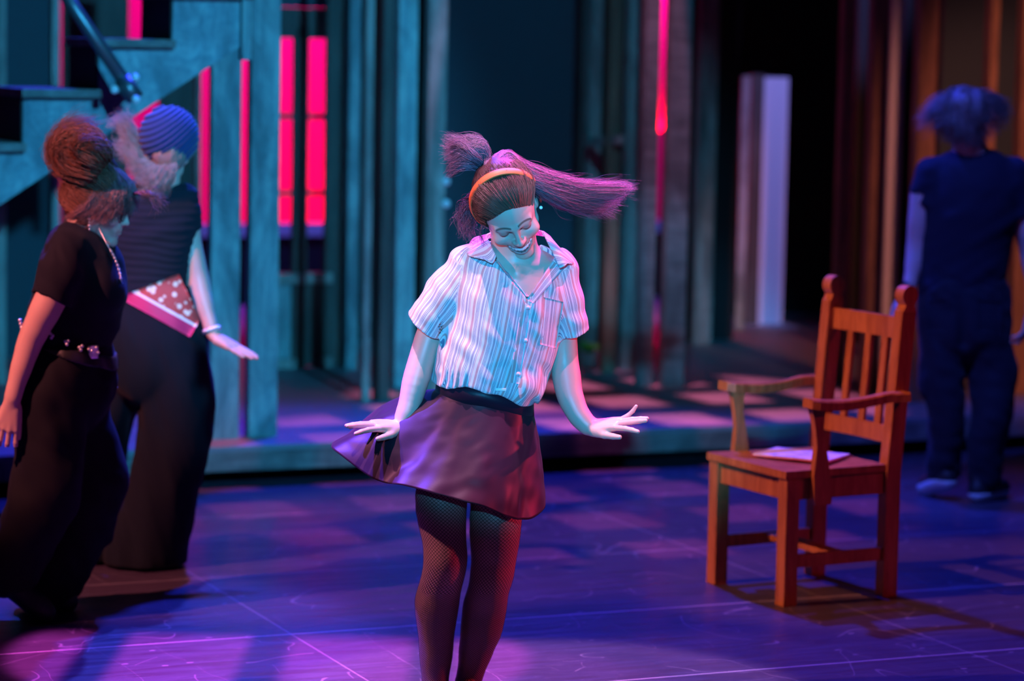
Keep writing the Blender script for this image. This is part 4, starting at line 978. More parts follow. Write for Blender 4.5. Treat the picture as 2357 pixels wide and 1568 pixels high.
for i, (a, b, ra, rb) in enumerate(sl_ax):
    ab = b-a; t = ((sv-a)@ab)/(ab@ab); q = a+np.clip(t, 0, 1)[:, None]*ab; d = np.linalg.norm(sv-q, axis=1)
    z = nrm_(ab); x1 = nrm_(np.cross((0, 1, 0), z)); y1 = np.cross(z, x1); w = sv-q; th = np.arctan2(w@x1, -(w@np.array((0, 1, 0))))
    seam = (X < D(1058, 0)[0]+(Z-D(0, 700)[2])*0.15) if i == 0 else (X > D(1298, 0)[0]); m = (t > 0.02)*seam*(d < 0.1); m = m.astype(bool)
    su[m] = th[m]*0.062
shirt = dn.add('shirt', sv, sf, M_STRIPE, {'su': su})
def patch(name, corners, nu_, nv2, off, th, sufn, m=M_STRIPE, bulge=None, parent=shirt, FF=None):
    v, f, u, w = drape(FF or FS, corners, nu_, nv2, off, th, Y0-0.1, bulge); o = dn.add(name, v, f, m, {'su': sufn(u, w)}); o.parent = parent; return o
# collar leaves stand on the neckline: solid bent sheets given in space
def sheet(name, rows, th, sufn, m=M_STRIPE, n=10, parent=None, person=None, base=None):
    rows = [spline([np.array(q) for q in r], [1]*len(r), 4)[0] for r in rows]; k = max(len(r) for r in rows)
    R = [np.stack([np.interp(np.linspace(0, 1, n+1), np.linspace(0, 1, len(r)), r[:, c]) for c in range(3)], 1) for r in rows]
    Rr = spline([r.ravel() for r in R], [1]*len(R), 4)[0] if len(R) > 2 else np.array([lerp(R[0].ravel(), R[1].ravel(), t) for t in np.linspace(0, 1, 5)])
    T = Rr.reshape(-1, n+1, 3); nr = T.shape[0]; du = np.gradient(T, axis=1); dv = np.gradient(T, axis=0); N_ = np.cross(du, dv); N_ /= np.linalg.norm(N_, axis=2)[..., None]+1e-9
    A, B = (T+N_*th/2).reshape(-1, 3), (T-N_*th/2).reshape(-1, 3); q = nr*(n+1); f = []
    for j in range(nr-1):
        for i in range(n): a = j*(n+1)+i; f += [(a, a+1, a+n+2, a+n+1), (q+a, q+a+n+1, q+a+n+2, q+a+1)]
    for l in ([i for i in range(n+1)], [(nr-1)*(n+1)+i for i in range(n+1)][::-1], [j*(n+1) for j in range(nr)][::-1], [j*(n+1)+n for j in range(nr)]):
        for a, b in zip(l, l[1:]): f.append((a, q+a, q+b, b))
    u = np.tile(np.linspace(0, 1, n+1), nr); v = np.repeat(np.linspace(0, 1, nr), n+1)
    o = person.add(name, np.concatenate([A, B]), np.array(f), m, {'su': sufn(np.tile(u, 2), np.tile(v, 2))})
    if parent: o.parent = parent
    return o
sheet('collar', [[D(1118, 541, 0.035), D(1128, 560, -0.05), D(1142, 590, -0.100)], [D(1092, 548, 0.03), D(1108, 572, -0.062), D(1133, 606, -0.112)], [D(1082, 560, 0.02), D(1075, 587, -0.068), D(1118, 596, -0.105)]][::-1], 0.004, lambda u, v: u*0.09, person=dn, parent=shirt)
sheet('collar', [[D(1250, 533, 0.035), D(1262, 562, -0.045), D(1288, 618, -0.095)], [D(1266, 545, 0.03), D(1285, 575, -0.055), D(1300, 612, -0.098)], [D(1272, 556, 0.02), D(1319, 604, -0.05), D(1306, 606, -0.085)]], 0.004, lambda u, v: u*0.09, person=dn, parent=shirt)
sheet('collar', [[D(1118, 541, 0.035), D(1150, 530, 0.075), D(1215, 526, 0.075), D(1250, 533, 0.035)], [D(1108, 552, 0.035), D(1150, 545, 0.085), D(1220, 540, 0.085), D(1260, 545, 0.035)]], 0.004, lambda u, v: u*0.2, person=dn, parent=shirt)
patch('lapel', [(1140, 596), (1166, 606), (1222, 684), (1204, 682)], 6, 20, 0.006, 0.004, lambda u, v: u*0.02+0.03)
patch('lapel', [(1272, 600), (1298, 618), (1228, 698), (1212, 690)], 6, 20, 0.007, 0.004, lambda u, v: u*0.035)
patch('placket', [(1202, 684), (1226, 690), (1196, 884), (1172, 880)], 6, 40, 0.003, 0.004, lambda u, v: u*0.028+0.002)
patch('breast_pocket', [(1251, 684), (1297, 695), (1280, 802), (1243, 793)], 10, 20, 0.003, 0.004, lambda u, v: u*0.058+0.006)
for bx_, by_ in ((1216, 708), (1210, 784), (1193, 861)):
    y = front_y(FS, *(lambda p: (p.x, p.z))(P(bx_, by_, Y0-0.11))) or Y0-0.11
    c = P(bx_, by_, y-0.006); o = dn.mk('button', lambda b: add_tube(b, [c+Vector((0, 0.003, 0)), c+Vector((0, -0.001, 0)), c+Vector((0, -0.0025, 0)), c+Vector((0, -0.001, 0))], [0.0062, 0.0064, 0.0052, 0.0036], 16), M_BTN, parent=shirt)
# ---- skirt: a swirling circle skirt built from its waist and hem
hemk = [(0, 1249, 1140, 0.02), (20, 1236, 1100, 0.10), (50, 1190, 1080, 0.19), (90, 1080, 1060, 0.24), (120, 950, 1030, 0.22), (142, 840, 1000, 0.17), (160, 768, 1001, 0.10), (172, 761, 1012, 0.03), (186, 776, 1048, -0.05), (204, 846, 1094, -0.14), (222, 905, 1112, -0.19), (240, 975, 1128, -0.22), (258, 1050, 1147, -0.235), (276, 1110, 1163, -0.235), (294, 1160, 1188, -0.22), (312, 1200, 1199, -0.19), (328, 1224, 1197, -0.14), (344, 1243, 1172, -0.06), (360, 1249, 1140, 0.02)]
hk = np.array([[a, *D(x, y, dy)] for a, x, y, dy in hemk]); nA, nR = 360, 70; ang = np.linspace(0, 360, nA, endpoint=False)
hem = np.stack([np.interp(ang, hk[:, 0], hk[:, i]) for i in (1, 2, 3)], 1)
for _ in range(10): hem = (np.roll(hem, 1, 0)+np.roll(hem, -1, 0)+hem*2)/4
wc_ = D(1116, 902, 0.01); a = np.radians(ang); wz_ = np.interp(np.cos(a), [-1, 0, 1], [D(0, 880)[2], D(0, 892)[2], D(0, 922)[2]])
wst = np.stack([wc_[0]+0.139*np.cos(a), wc_[1]+0.112*np.sin(a), wz_], 1); T = []
hp = np.stack([D(1106, 960, 0.015)[0]+0.168*np.cos(a), wc_[1]+0.150*np.sin(a), np.full(nA, D(0, 972)[2])], 1)
for j in range(nR+1):
    t = j/nR; lift = np.clip((np.cos(a-math.radians(165))), 0, 1)**1.2
    hp2 = lerp(hp, wst+(hem-wst)*0.48+np.array((0, 0, 0.055)), lift[:, None]); p = (1-t)**2*wst+2*t*(1-t)*hp2+t*t*hem
    fold = (0.015*np.sin(5*a+1.3+2.4*t+1.4*np.sin(2*a))+0.004*np.sin(11*a+4.0*t+2.6*np.sin(3*a))*(0.5+0.5*np.sin(3*a+1)))*t**1.2+0.004*vnoise(20+6*np.cos(a)+4*t, 20+6*np.sin(a), 20+0*a+9*t, 77)*t; rad = np.stack([np.cos(a), np.sin(a), 0*a], 1); p = p+rad*fold[:, None]+np.array((0, 0, 1))*(fold*lift*1.2)[:, None]; T.append(p)
T = np.array(T); dA = np.roll(T, -1, 1)-np.roll(T, 1, 1); dR = np.gradient(T, axis=0); N_ = np.cross(dA, dR); N_ /= np.linalg.norm(N_, axis=2)[..., None]+1e-9
A, B = T.reshape(-1, 3), (T+N_*0.0025*1).reshape(-1, 3); q = len(A); f = []
J, I = np.meshgrid(np.arange(nR), np.arange(nA), indexing='ij'); J, I = J.ravel(), I.ravel(); I2 = (I+1) % nA
f = np.concatenate([np.stack([J*nA+I, J*nA+I2, (J+1)*nA+I2, (J+1)*nA+I], 1), np.stack([J*nA+I, (J+1)*nA+I, (J+1)*nA+I2, J*nA+I2], 1)+q, np.stack([nR*nA+np.arange(nA), nR*nA+(np.arange(nA)+1) % nA, q+nR*nA+(np.arange(nA)+1) % nA, q+nR*nA+np.arange(nA)], 1), np.stack([np.arange(nA), q+np.arange(nA), q+(np.arange(nA)+1) % nA, (np.arange(nA)+1) % nA], 1)])
skirt = dn.add('skirt', np.concatenate([A, B]), f, M_SKIRT)
w0 = wst+np.array((0, 0, 0.040)); wm_ = np.stack([w0, wst+np.array((0, 0, -0.016))], 0); c0 = wst.mean(0); out = (wst-c0)*np.array((1, 1, 0)); out /= np.linalg.norm(out, axis=1)[:, None]
R4 = [w0+out*0.003, wst-np.array((0, 0, .016))+out*0.006, wst-np.array((0, 0, .016))-out*0.003, w0-out*0.003]; ii = np.arange(nA); f = np.concatenate([np.stack([k*nA+ii, k*nA+(ii+1) % nA, ((k+1) % 4)*nA+(ii+1) % nA, ((k+1) % 4)*nA+ii], 1) for k in range(4)])
wb_ = dn.add('waistband', np.concatenate(R4), f, M_SKIRT); wb_.parent = skirt
tg = P(1153, 897, Y0-0.112); o = dn.mk('garment_tag', lambda b: add_box(b, tg, (0.030, 0.003, 0.008), bevel=0.0008), M_WHITE, parent=skirt)
# ---- hair, headband, earrings
cap, capf = hair_cap(0.0028, 0.985, ((0, -0.074, 0.088), (0, -0.80, -0.60)), seed=3, amp=0.001); cap = to_world(cap, HM, HT); capc = np.tile(np.array(HA), (len(cap), 1))
c = -0.02
g1 = [[hl(-.02, .06, .12), D(1112, 352, -.06), D(1068, 322, -.05), D(1020, 306, -.04)], [hl(-.03, .08, .10), D(1104, 362, -.02), D(1060, 345, 0), D(1018, 336, 0)], [hl(-.04, .08, .09), D(1104, 384, .0), D(1060, 376, .02), D(1026, 372, .03)],
      [hl(-.02, .06, .12), D(1120, 338, -.08), D(1088, 314, -.07), D(1030, 318, -.04)], [hl(-.01, .07, .12), D(1126, 366, -.10), D(1108, 336, -.11), D(1064, 352, -.10), D(1040, 376, -.08)], [hl(-.03, .08, .10), D(1110, 395, -.06), D(1076, 384, -.10), D(1046, 396, -.08), D(1030, 408, -.06)], [hl(-.02, .07, .11), D(1118, 380, -.09), D(1090, 356, -.12), D(1056, 330, -.09), D(1030, 344, -.06)]]
g2 = [[hl(-.03, .06, .11), D(1158, 350, -.02), D(1196, 372, -.04), D(1262, 400, -.05), D(1350, 424, -.03), D(1450, 424, .0)], [hl(-.01, .03, .13), D(1166, 352, -.06), D(1212, 385, -.08), D(1280, 414, -.07), D(1360, 432, -.04), D(1466, 432, .0)],
      [hl(.0, .02, .135), D(1182, 378, -.10), D(1240, 410, -.10), D(1320, 436, -.06), D(1450, 444, -.01)], [hl(.02, .0, .135), D(1200, 400, -.12), D(1262, 432, -.10), D(1340, 452, -.05), D(1436, 456, -.01)],
      [hl(.04, .0, .125), D(1220, 424, -.12), D(1282, 452, -.10), D(1340, 470, -.05), D(1412, 470, .0)], [hl(.06, .0, .10), D(1238, 440, -.10), D(1286, 468, -.07), D(1330, 484, -.04), D(1378, 490, 0)],
      [hl(.075, .0, .06), D(1258, 456, -.06), D(1300, 474, .0), D(1370, 478, .03), D(1416, 500, .04)], [hl(.02, .08, .09), D(1190, 372, .04), D(1270, 405, .06), D(1360, 432, .05), D(1452, 428, .04)]]
g3 = [[hl(-.080, .03, .03), D(1078, 470, -.03), D(1062, 505, -.01), D(1056, 548, 0)], [hl(-.07, .05, .05), D(1074, 452, .0), D(1058, 488, .02), D(1070, 530, .02)], [hl(-.07, .04, -.0), D(1092, 500, .0), D(1078, 530, -.02), D(1098, 556, -.04)], [hl(-.08, .04, .02), D(1086, 480, .0), D(1082, 515, -.01), D(1064, 540, -.02)]]
g4 = [[hl(-.060, -.062, .048), hl(-.080, -.03, .040), hl(-.086, .01, .02), hl(-.072, .06, .0)], [hl(-.045, -.076, .066), hl(-.072, -.045, .070), hl(-.085, .0, .055), hl(-.074, .06, .03)], [hl(-.025, -.082, .080), hl(-.055, -.052, .102), hl(-.074, -.005, .095), hl(-.066, .05, .07)], [hl(-.005, -.082, .086), hl(-.030, -.050, .120), hl(-.050, .0, .125), hl(-.045, .05, .105)],
      [hl(.015, -.082, .085), hl(.000, -.048, .124), hl(-.010, .01, .138), hl(-.015, .06, .12)], [hl(.035, -.079, .076), hl(.040, -.045, .115), hl(.03, .01, .133), hl(.01, .06, .12)], [hl(.052, -.068, .060), hl(.068, -.035, .088), hl(.066, .01, .108), hl(.04, .06, .11)], [hl(.064, -.050, .035), hl(.082, -.015, .055), hl(.084, .02, .075), hl(.06, .07, .09)]]
g5 = [[hl(-.068, -.045, .02), hl(-.084, -.01, .015), hl(-.084, .03, .0), hl(-.066, .08, -.02)], [hl(-.068, -.040, .0), hl(-.084, -.005, -.01), hl(-.082, .03, -.03), hl(-.066, .07, -.05)], [hl(-.066, -.050, .035), hl(-.084, -.015, .035), hl(-.084, .03, .03), hl(-.066, .08, .02)]]
g6 = [[hl(-.068, -.045, -.005), D(1112, 520, -.10), D(1108, 548, -.10), D(1118, 572, -.10)]]
P1, P2 = (0.06, 0.025, 0.04), (0.27, 0.11, 0.17)
parts = [(cap, capf, capc), strands(g4, 2600, 0.0030, 0.0007, 12, (HA, HB), 0.002, 1.0, 5, 0.1, 0.16), strands(g5, 700, 0.004, 0.0007, 10, (HA, HB), 0.003, 1.0, 6, 0.1, 0.1), strands(g1, 2600, 0.0055, 0.0008, 18, (P1, P2), 0.0035, 0.9, 7, 0.35),
         strands(g2, 6500, 0.0052, 0.0007, 20, (P1, P2), 0.0028, 0.9, 8, 0.30), strands(g2, 300, 0.010, 0.0005, 20, (P1, P2), 0.010, 1.5, 18, 0.3), strands(g3, 260, 0.007, 0.0008, 16, (P1, P2), 0.010, 1.4, 9, 0.3), strands(g6, 30, 0.004, 0.0006, 12, (P1, P2), 0.004, 1.2, 10, 0.3)]
v, f = join([(a, b) for a, b, _ in parts]); dn.add('hair', v, f, M_HAIR, {'col': np.concatenate([c for *_, c in parts])})
def hband(b):
    n = 40; prev = None
    for i in range(n+1):
        t = math.radians(-25)+math.radians(230)*i/n; c = np.array((0.0955*math.cos(t), 0.022-0.022*math.sin(t), 0.010+0.1345*math.sin(t))); o = nrm_((math.cos(t)/0.0935, 0, math.sin(t)/0.128)); w = 0.0125
        ring = [b.verts.new(Vector(hl(*(c+o*d+np.array((0, s, 0)))))) for d, s in ((0, -w), (0.003, -w*0.7), (0.0045, 0), (0.003, w*0.7), (0, w), (-0.002, 0))]
        if prev:
            for k in range(6): b.faces.new((prev[k], prev[(k+1) % 6], ring[(k+1) % 6], ring[k]))
        else: b.faces.new(ring)
        prev = ring
    b.faces.new(prev[::-1])
dn.mk('headband', hband, M_BAND)
for sx in (-1, 1): dn.mk('earring', lambda b: add_ball(b, Vector(hl(sx*0.083, -0.008, -0.034)), 0.0052, 14), M_PEARL)

# ================================================================= WOMAN IN PROFILE, GLASSES
def shell_cut(F, a, b, ra, rb): F.cone(a, b, ra, rb, 's', 0.003)
def E(Yp):
    return lambda x, y, dy=0.0: np.array(P(x, y, Yp+dy))
YA = 9.4; D = E(YA); SA = 1/pxm(YA)
pa = Person('person', (G(95, 1425)[0], YA, 0.0), 'person in profile with glasses, piled-up reddish hair, black tee, studded belt and wide black trousers')
HMa = head_frame((0.94, -0.14, -0.30), (0.32, -0.08, 0.94)); HTa = D(226, 470, 0.0)
def ha(x, y, z): return HMa@np.array((-x, y, z))+HTa
hv, hf, hc = head_mesh(smile=0.0, closed=True); hv = to_world(hv, HMa, HTa)
F = Field(D(60, 620, -0.25), D(340, 440, 0.3), 0.0045)
F.chain([D(175, 600, 0.0), D(188, 545, 0.0), ha(0, 0.02, -0.06), ha(0, 0.01, -0.04)], [0.060, 0.052, 0.050, 0.05], k=0.02); F.slab([(D(178, 610), 0.14, 0.07, (0.2, 1, 0)), (D(188, 560), 0.13, 0.055, (0.2, 1, 0))], k=0.03)
nv1, nf1 = F.mesh()
F = Field(D(-60, 1050, -0.42), D(200, 640, 0.05), 0.0032)
F.chain([D(130, 660, -.18), D(106, 710, -.19), D(84, 755, -.19), D(68, 790, -.19), D(52, 838, -.20), D(36, 890, -.21), D(28, 922, -.215)], [0.052, 0.048, 0.042, 0.038, 0.033, 0.026, 0.024], k=0.01)
hand(F, D(27, 926, -.215), (-0.18, -0.10, -1), (0.15, -1, 0.1), (1, 0.2, 0), 1.0, curl=0.35, spread=0.10, fl=[-0.1, 0, 0.05, 0.1, -0.45]); av, af = F.mesh()
F = Field(D(180, 900, -0.05), D(330, 600, 0.45), 0.0045)                       # far arm, mostly behind the torso
F.chain([D(190, 640, .19), D(205, 740, .21), D(215, 800, .16), D(225, 850, .10)], [0.046, 0.038, 0.034, 0.024], k=0.01); hand(F, D(225, 855, .10), (0.2, -0.2, -1), (0.3, 1, 0), (1, -0.3, 0), 0.95, curl=0.4); av3, af3 = F.mesh()
bv, bf = join([(nv1, nf1), (av, af), (av3, af3), (hv, hf)]); bc = np.tile(np.array(SKIN), (len(bv), 1)); bc[-len(hc):] = hc
pa.add('body', bv, bf, M_SKIN, {'col': bc})
wa_ = (0.22, 0.97, 0); F = Field(D(10, 860, -0.38), D(340, 470, 0.42), 0.005)
F.slab([(D(162, 812), 0.145, 0.105, wa_), (D(158, 770), 0.150, 0.135, wa_), (D(172, 720), 0.155, 0.142, wa_), (D(188, 665), 0.160, 0.140, wa_), (D(186, 610), 0.165, 0.118, wa_), (D(176, 560), 0.14, 0.075, wa_)], k=0.02)
F.ell(D(228, 668, -0.07), (0.085, 0.085, 0.085), k=0.03)
F2 = Field(D(10, 860, -0.38), D(340, 470, 0.42), 0.005)
F2.cone(D(160, 572, -.12), D(140, 620, -.165), 0.062, 0.070, k=0.02); F2.cone(D(140, 620, -.165), D(116, 695, -.18), 0.070, 0.070, k=0.02); F2.cone(D(190, 580, .13), D(196, 690, .19), 0.068, 0.066, k=0.02)
F2.half(D(116, 690, -.18), nrm_(D(116, 695, -.18)-D(146, 620, -.16))+np.array((0.0, 0, 0)), 0.0); F2.cone(D(140, 640, -.165), D(112, 710, -.18), 0.052, 0.062, 's', 0.002)
F.F = smin(F.F, F2.F, 0.02)
F.disp(lambda x, y, z: 0.006*vnoise(x*14+z*14+50, y*12+50, z*9-x*9+50, 14)+0.004*vnoise(x*30+9, y*16+9, z*24+x*30+40, 15), 0.03)
F.cone(D(188, 530, 0), D(205, 480, 0), 0.062, 0.075, 's', 0.004); v, f = F.mesh(); tee = pa.add('t_shirt', v, f, M_TEE)
F = Field(D(-60, 1440, -0.34), D(340, 770, 0.36), 0.0062)
F.slab([(D(160, 792), 0.150, 0.108, wa_), (D(158, 840), 0.168, 0.138, wa_), (D(150, 900), 0.170, 0.150, wa_)], k=0.03)
F.slab([(D(165, 880, .09), 0.10, 0.115, wa_), (D(172, 980, .08), 0.10, 0.105, wa_), (D(205, 1080, .07), 0.10, 0.115, wa_), (D(205, 1150, .07), 0.105, 0.105, wa_), (D(150, 1270, .08), 0.115, 0.105, wa_), (D(105, 1362, .09), 0.12, 0.075, wa_)], k=0.03)
F.slab([(D(128, 880, -.09), 0.10, 0.105, wa_), (D(110, 980, -.10), 0.10, 0.105, wa_), (D(112, 1100, -.11), 0.10, 0.108, wa_), (D(78, 1200, -.12), 0.11, 0.085, wa_), (D(40, 1270, -.13), 0.115, 0.085, wa_), (D(20, 1315, -.13), 0.11, 0.075, wa_)], k=0.03)
F.disp(lambda x, y, z: 0.010*vnoise(x*11+z*7+50, y*10+50, z*6-x*8+50, 16)+0.006*vnoise(x*26+z*12+9, y*16+9, z*13+40, 17), 0.03); v, f = F.mesh(); tr = pa.add('trousers', v, f, M_PANTS)
b0_, b1_ = D(88, 766), D(232, 822); bd_ = b1_-b0_; bn_ = nrm_((-bd_[2], 0, bd_[0])); FB = F; Fm = F.F.copy(); F.F = F.F-0.007; F.half(b0_+bn_*0.021, bn_, 0.002); F.half(b0_-bn_*0.021, -bn_, 0.002); F.F = np.maximum(F.F, -(Fm+0.004)); v, f = F.mesh(); bl = pa.add('belt', v, f, M_BELT)
for k_, (bx_, by_) in enumerate(((100, 765), (116, 768), (121, 773), (118, 778), (150, 786), (157, 785), (154, 793), (182, 800), (189, 797), (186, 806), (205, 804), (212, 808), (210, 820), (222, 800), (226, 812))):
    q = P(bx_, by_, YA-0.15); y_ = front_y(F, q.x, q.z) or YA-0.16; p = P(bx_, by_, y_-0.002)
    pa.mk('belt_stud', lambda b: add_ball(b, p, 0.0055, 10), M_METAL, parent=bl)
q = P(214, 810, YA-0.15); y_ = front_y(F, q.x, q.z) or YA-0.12
pa.mk('belt_buckle', lambda b: add_box(b, P(214, 810, y_-0.006), (0.035, 0.014, 0.045), Matrix.Rotation(0.5, 3, 'Z'), 0.005), M_METAL, parent=bl)
for an, he, to in ((D(70, 1360, .09), D(66, 1388, .09), D(158, 1392, .07)), (D(10, 1322, -.13), D(2, 1330, -.13), D(106, 1420, -.13))):
    F = Field(D(-60, 1480, -0.28), D(220, 1270, 0.24), 0.005); to[2] = 0.032; he[2] = max(he[2], 0.04)
    F.chain([he, he*0.5+to*0.5, to*0.85+he*0.15, to], [0.038, 0.036, 0.038, 0.030], k=0.01); F.cone(an, he+np.array((0, 0, 0.03)), 0.035, 0.034, k=0.02); F.half((0, 0, 0.003), (0, 0, -1)); v, f = F.mesh(); pa.add('shoe', v, f, M_SHOE)
ra = mat('glasses_frame_brown', (0.08, 0.03, 0.03), 0.25)
def glfr(b):
    for sx in (-1, 1):
        pts = [Vector(ha(sx*0.032+0.025*math.cos(t), -0.104+0.004*abs(math.cos(t)), 0.000+0.021*math.sin(t))) for t in np.linspace(0, 2*math.pi, 25)]
        add_tube(b, pts, 0.0020, 6, False); add_tube(b, [Vector(ha(sx*0.057, -0.100, 0.006)), Vector(ha(sx*0.074, -0.05, 0.006)), Vector(ha(sx*0.079, 0.005, 0.006)), Vector(ha(sx*0.077, 0.018, -0.012))], 0.0018, 6)
    add_tube(b, [Vector(ha(-0.008, -0.104, 0.006)), Vector(ha(0.008, -0.104, 0.006))], 0.0018, 6)
gl_ = pa.mk('glasses', glfr, ra)
def lens(sx):
    def fn(b):
        A = [b.verts.new(Vector(ha(sx*0.032+0.0245*math.cos(t), -0.1035, 0.0205*math.sin(t)))) for t in np.linspace(0, 2*math.pi, 24, endpoint=False)]; B = [b.verts.new(v.co+Vector(HMa@np.array((0, 0.0015, 0)))) for v in A]
        b.faces.new(A); b.faces.new(B[::-1])
        for i in range(24): b.faces.new((A[i], B[i], B[(i+1) % 24], A[(i+1) % 24]))
    return fn
for sx in (-1, 1): pa.mk('lens', lens(sx), M_LENS, smooth=False, parent=gl_)
def ear_drop(b):
    for k in range(5): add_ball(b, Vector(D(205+k*0.3, 496+k*8, -0.085)), 0.0042+0.0012*(k % 2), 8)
pa.mk('earring', ear_drop, M_METAL)
def neckl(b):
    pts = spline([D(225, 520, -0.07), D(245, 560, -0.11), D(262, 590, -0.10), D(275, 625, -0.08), D(281, 665, -0.07)], [1]*5, 8)[0]
    add_tube(b, [Vector(p) for p in pts], 0.0016, 5)
    for i, p in enumerate(pts[12:]): add_ball(b, Vector(p), 0.0050 if i % 2 else 0.0036, 8)
pa.mk('necklace', neckl, M_METAL)
pa.mk('bracelet', lambda b: [add_ball(b, Vector(D(46+2*k, 738+8*k, -0.13)), 0.007, 8) for k in range(3)], M_METAL)
cap, capf = hair_cap(0.0035, 1.03, ((0, -0.072, 0.05), (0, -0.93, -0.36)), bottom=-0.088, seed=8, amp=0.0016, line=0.75); cap = to_world(cap, HMa, HTa)
F = Field(D(95, 440, -0.18), D(290, 260, 0.2), 0.005); F.ell(D(196, 345, 0.0), (0.088, 0.085, 0.074), k=0.02); F.ell(D(158, 352, -0.02), (0.052, 0.06, 0.052), k=0.03); F.ell(D(225, 385, 0.0), (0.06, 0.06, 0.06), k=0.04)
F.disp(lambda x, y, z: 0.012*vnoise(x*22+z*20+50, y*22+50, z*30-x*16+50, 18)+0.004*np.sin(x*160+z*120+10*vnoise(x*14+9, y*14+9, z*14+9, 19)), 0.04); bnv, bnf = F.mesh()
A_, B_ = (0.06, 0.022, 0.015), (0.24, 0.085, 0.045); C_, D__ = (0.10, 0.04, 0.05), (0.34, 0.16, 0.16)
gb = [[ha(0, .04, .15), D(250, 352, -.09), D(215, 300, -.09), D(160, 300, -.08), D(122, 340, -.06), D(130, 385, -.05)], [ha(.03, .05, .14), D(240, 366, -.12), D(195, 318, -.13), D(150, 330, -.11), D(148, 372, -.10), D(190, 392, -.11)], [ha(.06, .07, .09), D(215, 405, -.12), D(165, 390, -.11), D(135, 350, -.09), D(165, 300, -.07), D(225, 292, -.04)],
      [ha(.05, .09, .06), D(190, 420, -.10), D(145, 400, -.07), D(120, 350, -.05), D(150, 290, -.03), D(210, 282, .0)], [ha(.02, .09, .08), D(222, 380, -.13), D(180, 350, -.14), D(200, 330, -.14), D(240, 345, -.11)]]
gs = [[ha(sx, -.082, .062), ha(sx*1.15, -.03, .125), ha(sx, .04, .145), ha(sx*.6, .09, .12)] for sx in (-.05, -.02, .015, .05)]+[[ha(.060, -.070, .05), ha(.088, -.01, .09), ha(.082, .06, .10), ha(.04, .10, .10)], [ha(.074, -.045, .02), ha(.096, .01, .05), ha(.086, .07, .06), ha(.04, .12, .07)], [ha(.078, -.03, -.02), ha(.096, .02, .0), ha(.082, .08, .02), ha(.04, .125, .04)], [ha(.078, .0, -.06), ha(.086, .04, -.04), ha(.070, .09, -.02), ha(.03, .125, .02)]]
gf = [[ha(sx, -.02, .135), ha(sx*1.2, -.085, .100), ha(sx*1.4, -.108, .05), ha(sx*1.5, -.112, .005)] for sx in (-.02, .01, .03)]+[[ha(.035, -.03, .135), ha(.062, -.088, .085), ha(.074, -.090, .03), ha(.080, -.078, -.035)], [ha(.05, -.02, .125), ha(.076, -.07, .07), ha(.086, -.065, .01), ha(.088, -.050, -.06)], [ha(.06, .0, .11), ha(.090, -.035, .04), ha(.094, -.02, -.02), ha(.086, .02, -.07)], [ha(.07, .02, .09), ha(.098, .0, .03), ha(.096, .03, -.03), ha(.076, .07, -.07)]]
gw = [[ha(.0, -.09, .07), D(335, 440, -.1), D(360, 430, -.1), D(385, 445, -.1)], [ha(.01, -.09, .07), D(340, 450, -.1), D(352, 475, -.1), D(352, 505, -.1)], [ha(.0, -.09, .07), D(330, 445, -.1), D(365, 455, -.1), D(392, 478, -.1)]]
parts = [(cap, capf, np.tile(A_, (len(cap), 1))), (bnv, bnf, np.tile(A_, (len(bnv), 1))), strands(gb, 3200, 0.014, 0.0012, 16, (A_, B_), 0.008, 0.8, 21, .2), strands(gs, 2600, 0.006, 0.0011, 12, (A_, B_), 0.004, 1, 22, .15), strands(gf, 1700, 0.005, 0.0010, 12, (C_, D__), 0.005, 1.2, 23, .4), strands(gw, 60, 0.004, 0.0009, 12, (C_, D__), 0.008, 1.4, 24, .3)]
v, f = join([(a, b) for a, b, _ in parts]); pa.add('hair', v, f, M_HAIR, {'col': np.concatenate([c for *_, c in parts])})
# ================================================================= PERSON WITH KNITTED HAT, SEEN FROM BEHIND
YB = 10.3; D = E(YB)
pb = Person('person', (G(320, 1300)[0], YB, 0.0), 'person seen from behind in dark blue knitted hat with a red bandana round the hips')
HMb = head_frame((-0.30, 0.90, -0.25), (0.10, 0.22, 0.97)); HTb = D(384, 348, 0.0)
def hb_(x, y, z): return HMb@np.array((x, y, z))+HTb
hv, hf, hc = head_mesh(h=0.003, smile=0.0, closed=False); hv = to_world(hv, HMb, HTb)
F = Field(D(250, 560, -0.2), D(480, 380, 0.2), 0.0055); F.chain([D(368, 500), D(374, 455), hb_(0, 0.01, -0.04)], [0.06, 0.052, 0.052], k=0.02); F.slab([(D(366, 500), 0.13, 0.06, X_), (D(368, 465), 0.11, 0.045, X_)], k=0.03); n1, n2 = F.mesh()
F = Field(D(380, 860, -0.2), D(620, 490, 0.2), 0.0034)
F.chain([D(434, 500, 0), D(433, 540, 0), D(443, 600, 0), D(453, 646, 0), D(465, 691, -.02), D(480, 736, -.04), D(489, 768, -.05)], [0.044, 0.042, 0.043, 0.043, 0.036, 0.025, 0.022], k=0.01)
hand(F, D(490, 772, -.05), (0.86, -0.25, -0.42), (0.42, -0.2, 0.86), (0.1, 1, 0.1), 1.0, curl=0.02, spread=0.03, fl=[0, 0, 0, 0, -0.45]); a1, a2 = F.mesh()
F = Field(D(170, 900, -0.2), D(320, 480, 0.3), 0.0055); F.chain([D(298, 500, 0.02), D(280, 600, 0.05), D(268, 680, 0.06), D(255, 760, 0.05)], [0.044, 0.04, 0.036, 0.024], k=0.01); hand(F, D(254, 765, .05), (-0.4, 0, -1), (-1, 0, 0.4), (0, 1, 0), 0.95); a3, a4 = F.mesh()
bv, bf = join([(n1, n2), (a1, a2), (a3, a4), (hv, hf)]); bc = np.tile(np.array(SKIN)*1.05, (len(bv), 1)); bc[-len(hc):] = hc
pb.add('body', bv, bf, M_SKIN, {'col': bc})
F = Field(D(220, 720, -0.22), D(500, 400, 0.25), 0.005)
